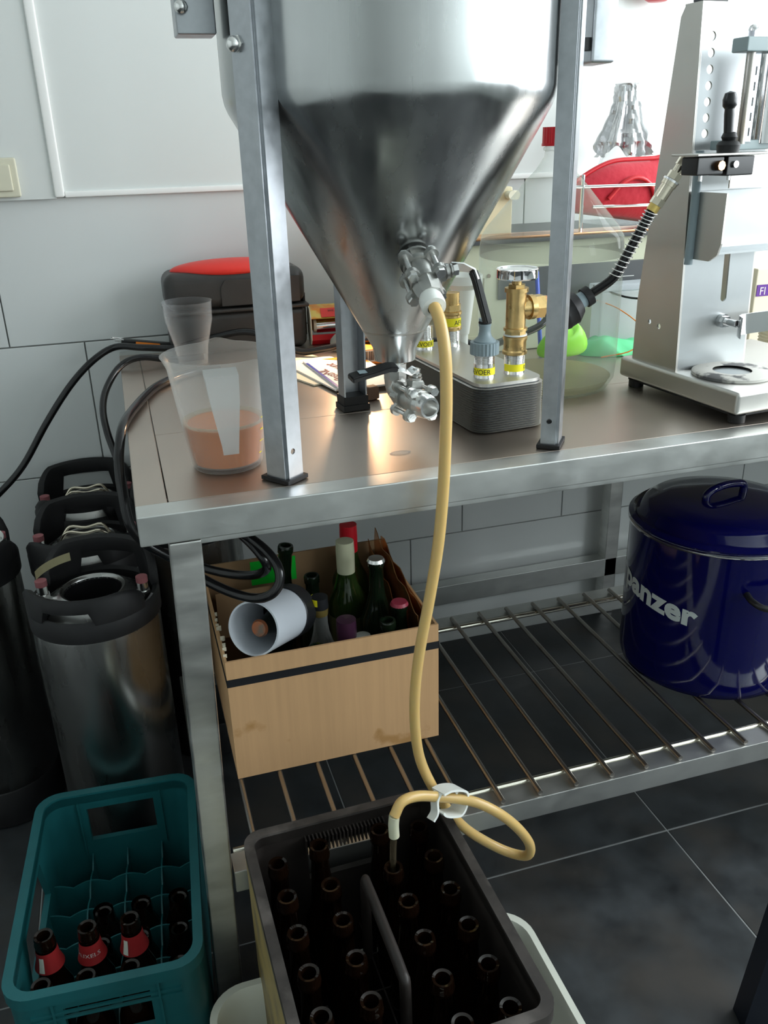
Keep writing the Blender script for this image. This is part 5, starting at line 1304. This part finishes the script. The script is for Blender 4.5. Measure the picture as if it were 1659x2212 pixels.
for o_, an_ in ((bL, -2.25-2.2), (bR, -2.45+1.2)):
    for c_ in list(o_.children):
        if c_.name.startswith('lettering'): bpy.data.objects.remove(c_)
    z1 = 0.228-0.053
    pt = obj('sticker', B().lathe([(0.0128+0.0083, z1), (0.0128+0.0045, z1+0.016), (0.0128+0.0034, z1+0.024)], 6, None, an_, an_+0.42), white_tub, smooth=60)
    pt.parent = o_
for (i, j), lb7 in (((2, 3), 'small dark bottle sunk in the middle of the teal crate'), ((3, 3), 'small dark bottle sunk beside the right wall of the teal crate'), ((1, 2), 'small dark bottle sunk behind the middle red necked bottle'), ((2, 2), 'small dark bottle sunk behind the right red necked bottle'), ((3, 2), 'small dark bottle sunk second by the right wall of the teal crate'), ((3, 1), 'small dark bottle sunk right of the red necked bottles')):
    P = tcell(i, j); dup(sm0, (P.x, P.y, ZT), 0, lb7)

# brown crate in the white tub
CW, CL = 0.292, 0.392
CZ0 = 0.0185
MBc = T(0.2155, 0.792, CZ0) @ RZ(0.022)
CHt = 0.352
bc_ = crate('bottle_crate', 'dark brown bottle crate full of open bottles being filled', MBc, CW, CL, CHt, brown_cr, gz=0.13, rad=0.022, wavy=False, opening=True, side_open=False, grid=(5, 6), xs=[-0.077, -0.0165, 0.0165, 0.077], ys=[0.155-0.0622*(r+0.5) for r in range(5)], rim_m=brown_rim)
obj('yellow_side', B().box(-CW/2-0.0035, -CW/2-0.0005, -CL/2+0.02, CL/2-0.02, 0.0, CHt-0.022, 0, MBc), yellow_pl, bc_, smooth=0, label='worn yellow outer side panel')
rib = B()
for k in range(22):
    x = -0.060+0.0057*k; rib.box(x-0.0011, x+0.0011, CL/2-0.022, CL/2-0.004, CHt-0.045, CHt-0.020, 0, MBc)
obj('dark_backing', B().box(-0.066, 0.066, CL/2-0.0035, CL/2-0.0015, CHt-0.050, CHt-0.018, 0, MBc), brown_cr, bc_, smooth=0)  # dark strip added behind the ribs so no light shows between them
obj('grip_ribs', rib, brown_cr, bc_, smooth=0)
obj('centre_handle', B().tube([MBc @ Vector(p) for p in ((0.001, 0.085, 0.18), (0.001, 0.083, 0.31), (0.001, 0.070, 0.325), (0.001, 0.0, 0.327), (0.001, -0.070, 0.325), (0.001, -0.083, 0.31), (0.001, -0.085, 0.18))], 0.0095, 14, 4, flat=0.75), brown_cr, bc_, smooth=80)
bb0 = beer_proto('open brown beer bottle in the dark brown crate', 0.312, 0.028); bb0['group'] = 'bottles in the dark brown crate'
cxs = [-0.1075, -0.0460, 0.0460, 0.1075]; rown = ['back', 'second', 'third', 'fourth', 'fifth', 'front']; coln = ['leftmost', 'second from left', 'third from left', 'rightmost']
firstb = True
for r in range(6):
    for c in range(4):
        Pq = MBc @ Vector((cxs[c], 0.155-0.0622*r, 0)); x, y = Pq.x, Pq.y
        lab8 = 'open brown bottle in the dark brown crate, %s row, %s' % (rown[r], coln[c])
        if (r, c) == (1, 2): lab8 = 'open brown bottle in the dark brown crate with the filling wand inside'
        H = 0.0
        if (r, c) in ((0, 1), (0, 2)): H = 0.014
        if firstb: bb0.location = (x, y, CZ0+0.0125+H); bb0['label'] = lab8; firstb = False; o = bb0
        else: o = dup(bb0, (x, y, CZ0+0.0125+H), 0, lab8)
# white tub under the brown crate
tubx0, tubx1, tuby0, tuby1, tz1 = -0.020, 0.492, 0.36, 0.948, 0.125
out = rrect(tubx0, tubx1, tuby0, tuby1, 0.055, 8)
def inset(d, r): return rrect(tubx0+d, tubx1-d, tuby0+d, tuby1-d, r, 8)
tbm = B()
loops = [(inset(0.030, 0.04), 0.0), (inset(0.012, 0.05), 0.05), (inset(0.006, 0.052), tz1-0.006), (out, tz1-0.006), (out, tz1), (inset(0.010, 0.050), tz1), (inset(0.016, 0.047), tz1-0.012), (inset(0.020, 0.045), 0.05), (inset(0.036, 0.04), 0.016)]
vs = [[tbm.bm.verts.new((x, y, z)) for x, y in L_] for L_, z in loops]
for A, C_ in zip(vs, vs[1:]):
    n = len(A)
    for i in range(n): tbm.bm.faces.new((A[i], A[(i+1) % n], C_[(i+1) % n], C_[i]))
tbm.bm.faces.new(vs[0][::-1]); tbm.bm.faces.new(vs[-1])
tag(obj('plastic_tub', tbm, white_tub, smooth=35), 'shallow cream white plastic tub under the dark brown crate', 'tub')
# dark chair leg at the lower right
cl_ = B()
p0, p1_ = Vector((0.742, 0.735, 0.0)), Vector((0.745, 0.690, 0.62))
q0_ = [(0.770, 0.722, 0.0), (0.812, 0.706, 0.0), (0.822, 0.742, 0.0), (0.780, 0.758, 0.0)]
q1_ = [(0.722, 0.602, 0.80), (0.764, 0.586, 0.80), (0.774, 0.622, 0.80), (0.732, 0.638, 0.80)]
A = [cl_.bm.verts.new(p) for p in q0_]; C_ = [cl_.bm.verts.new(p) for p in q1_]
for i in range(4): cl_.bm.faces.new((A[i], A[(i+1) % 4], C_[(i+1) % 4], C_[i]))
cl_.bm.faces.new(A[::-1]); cl_.bm.faces.new(C_)
tag(obj('stool_leg', cl_, navy, smooth=0), 'dark leaning stool leg at the lower right corner', 'leg')
# red hanging thing at the top
tag(obj('red_dish', B().lathe([(0.0001, 0), (0.02, 0.0), (0.030, 0.006), (0.033, 0.02), (0.030, 0.02), (0.0001, 0.008)], 32, T(1.245, 1.95, 1.560)), red_cap), 'underside of a red dish at the top edge of the picture', 'dish')
sh2 = struct(obj('trim_3', B().box(1.18, 1.32, 1.90, 1.987, 1.5805, 1.59), trim_m))
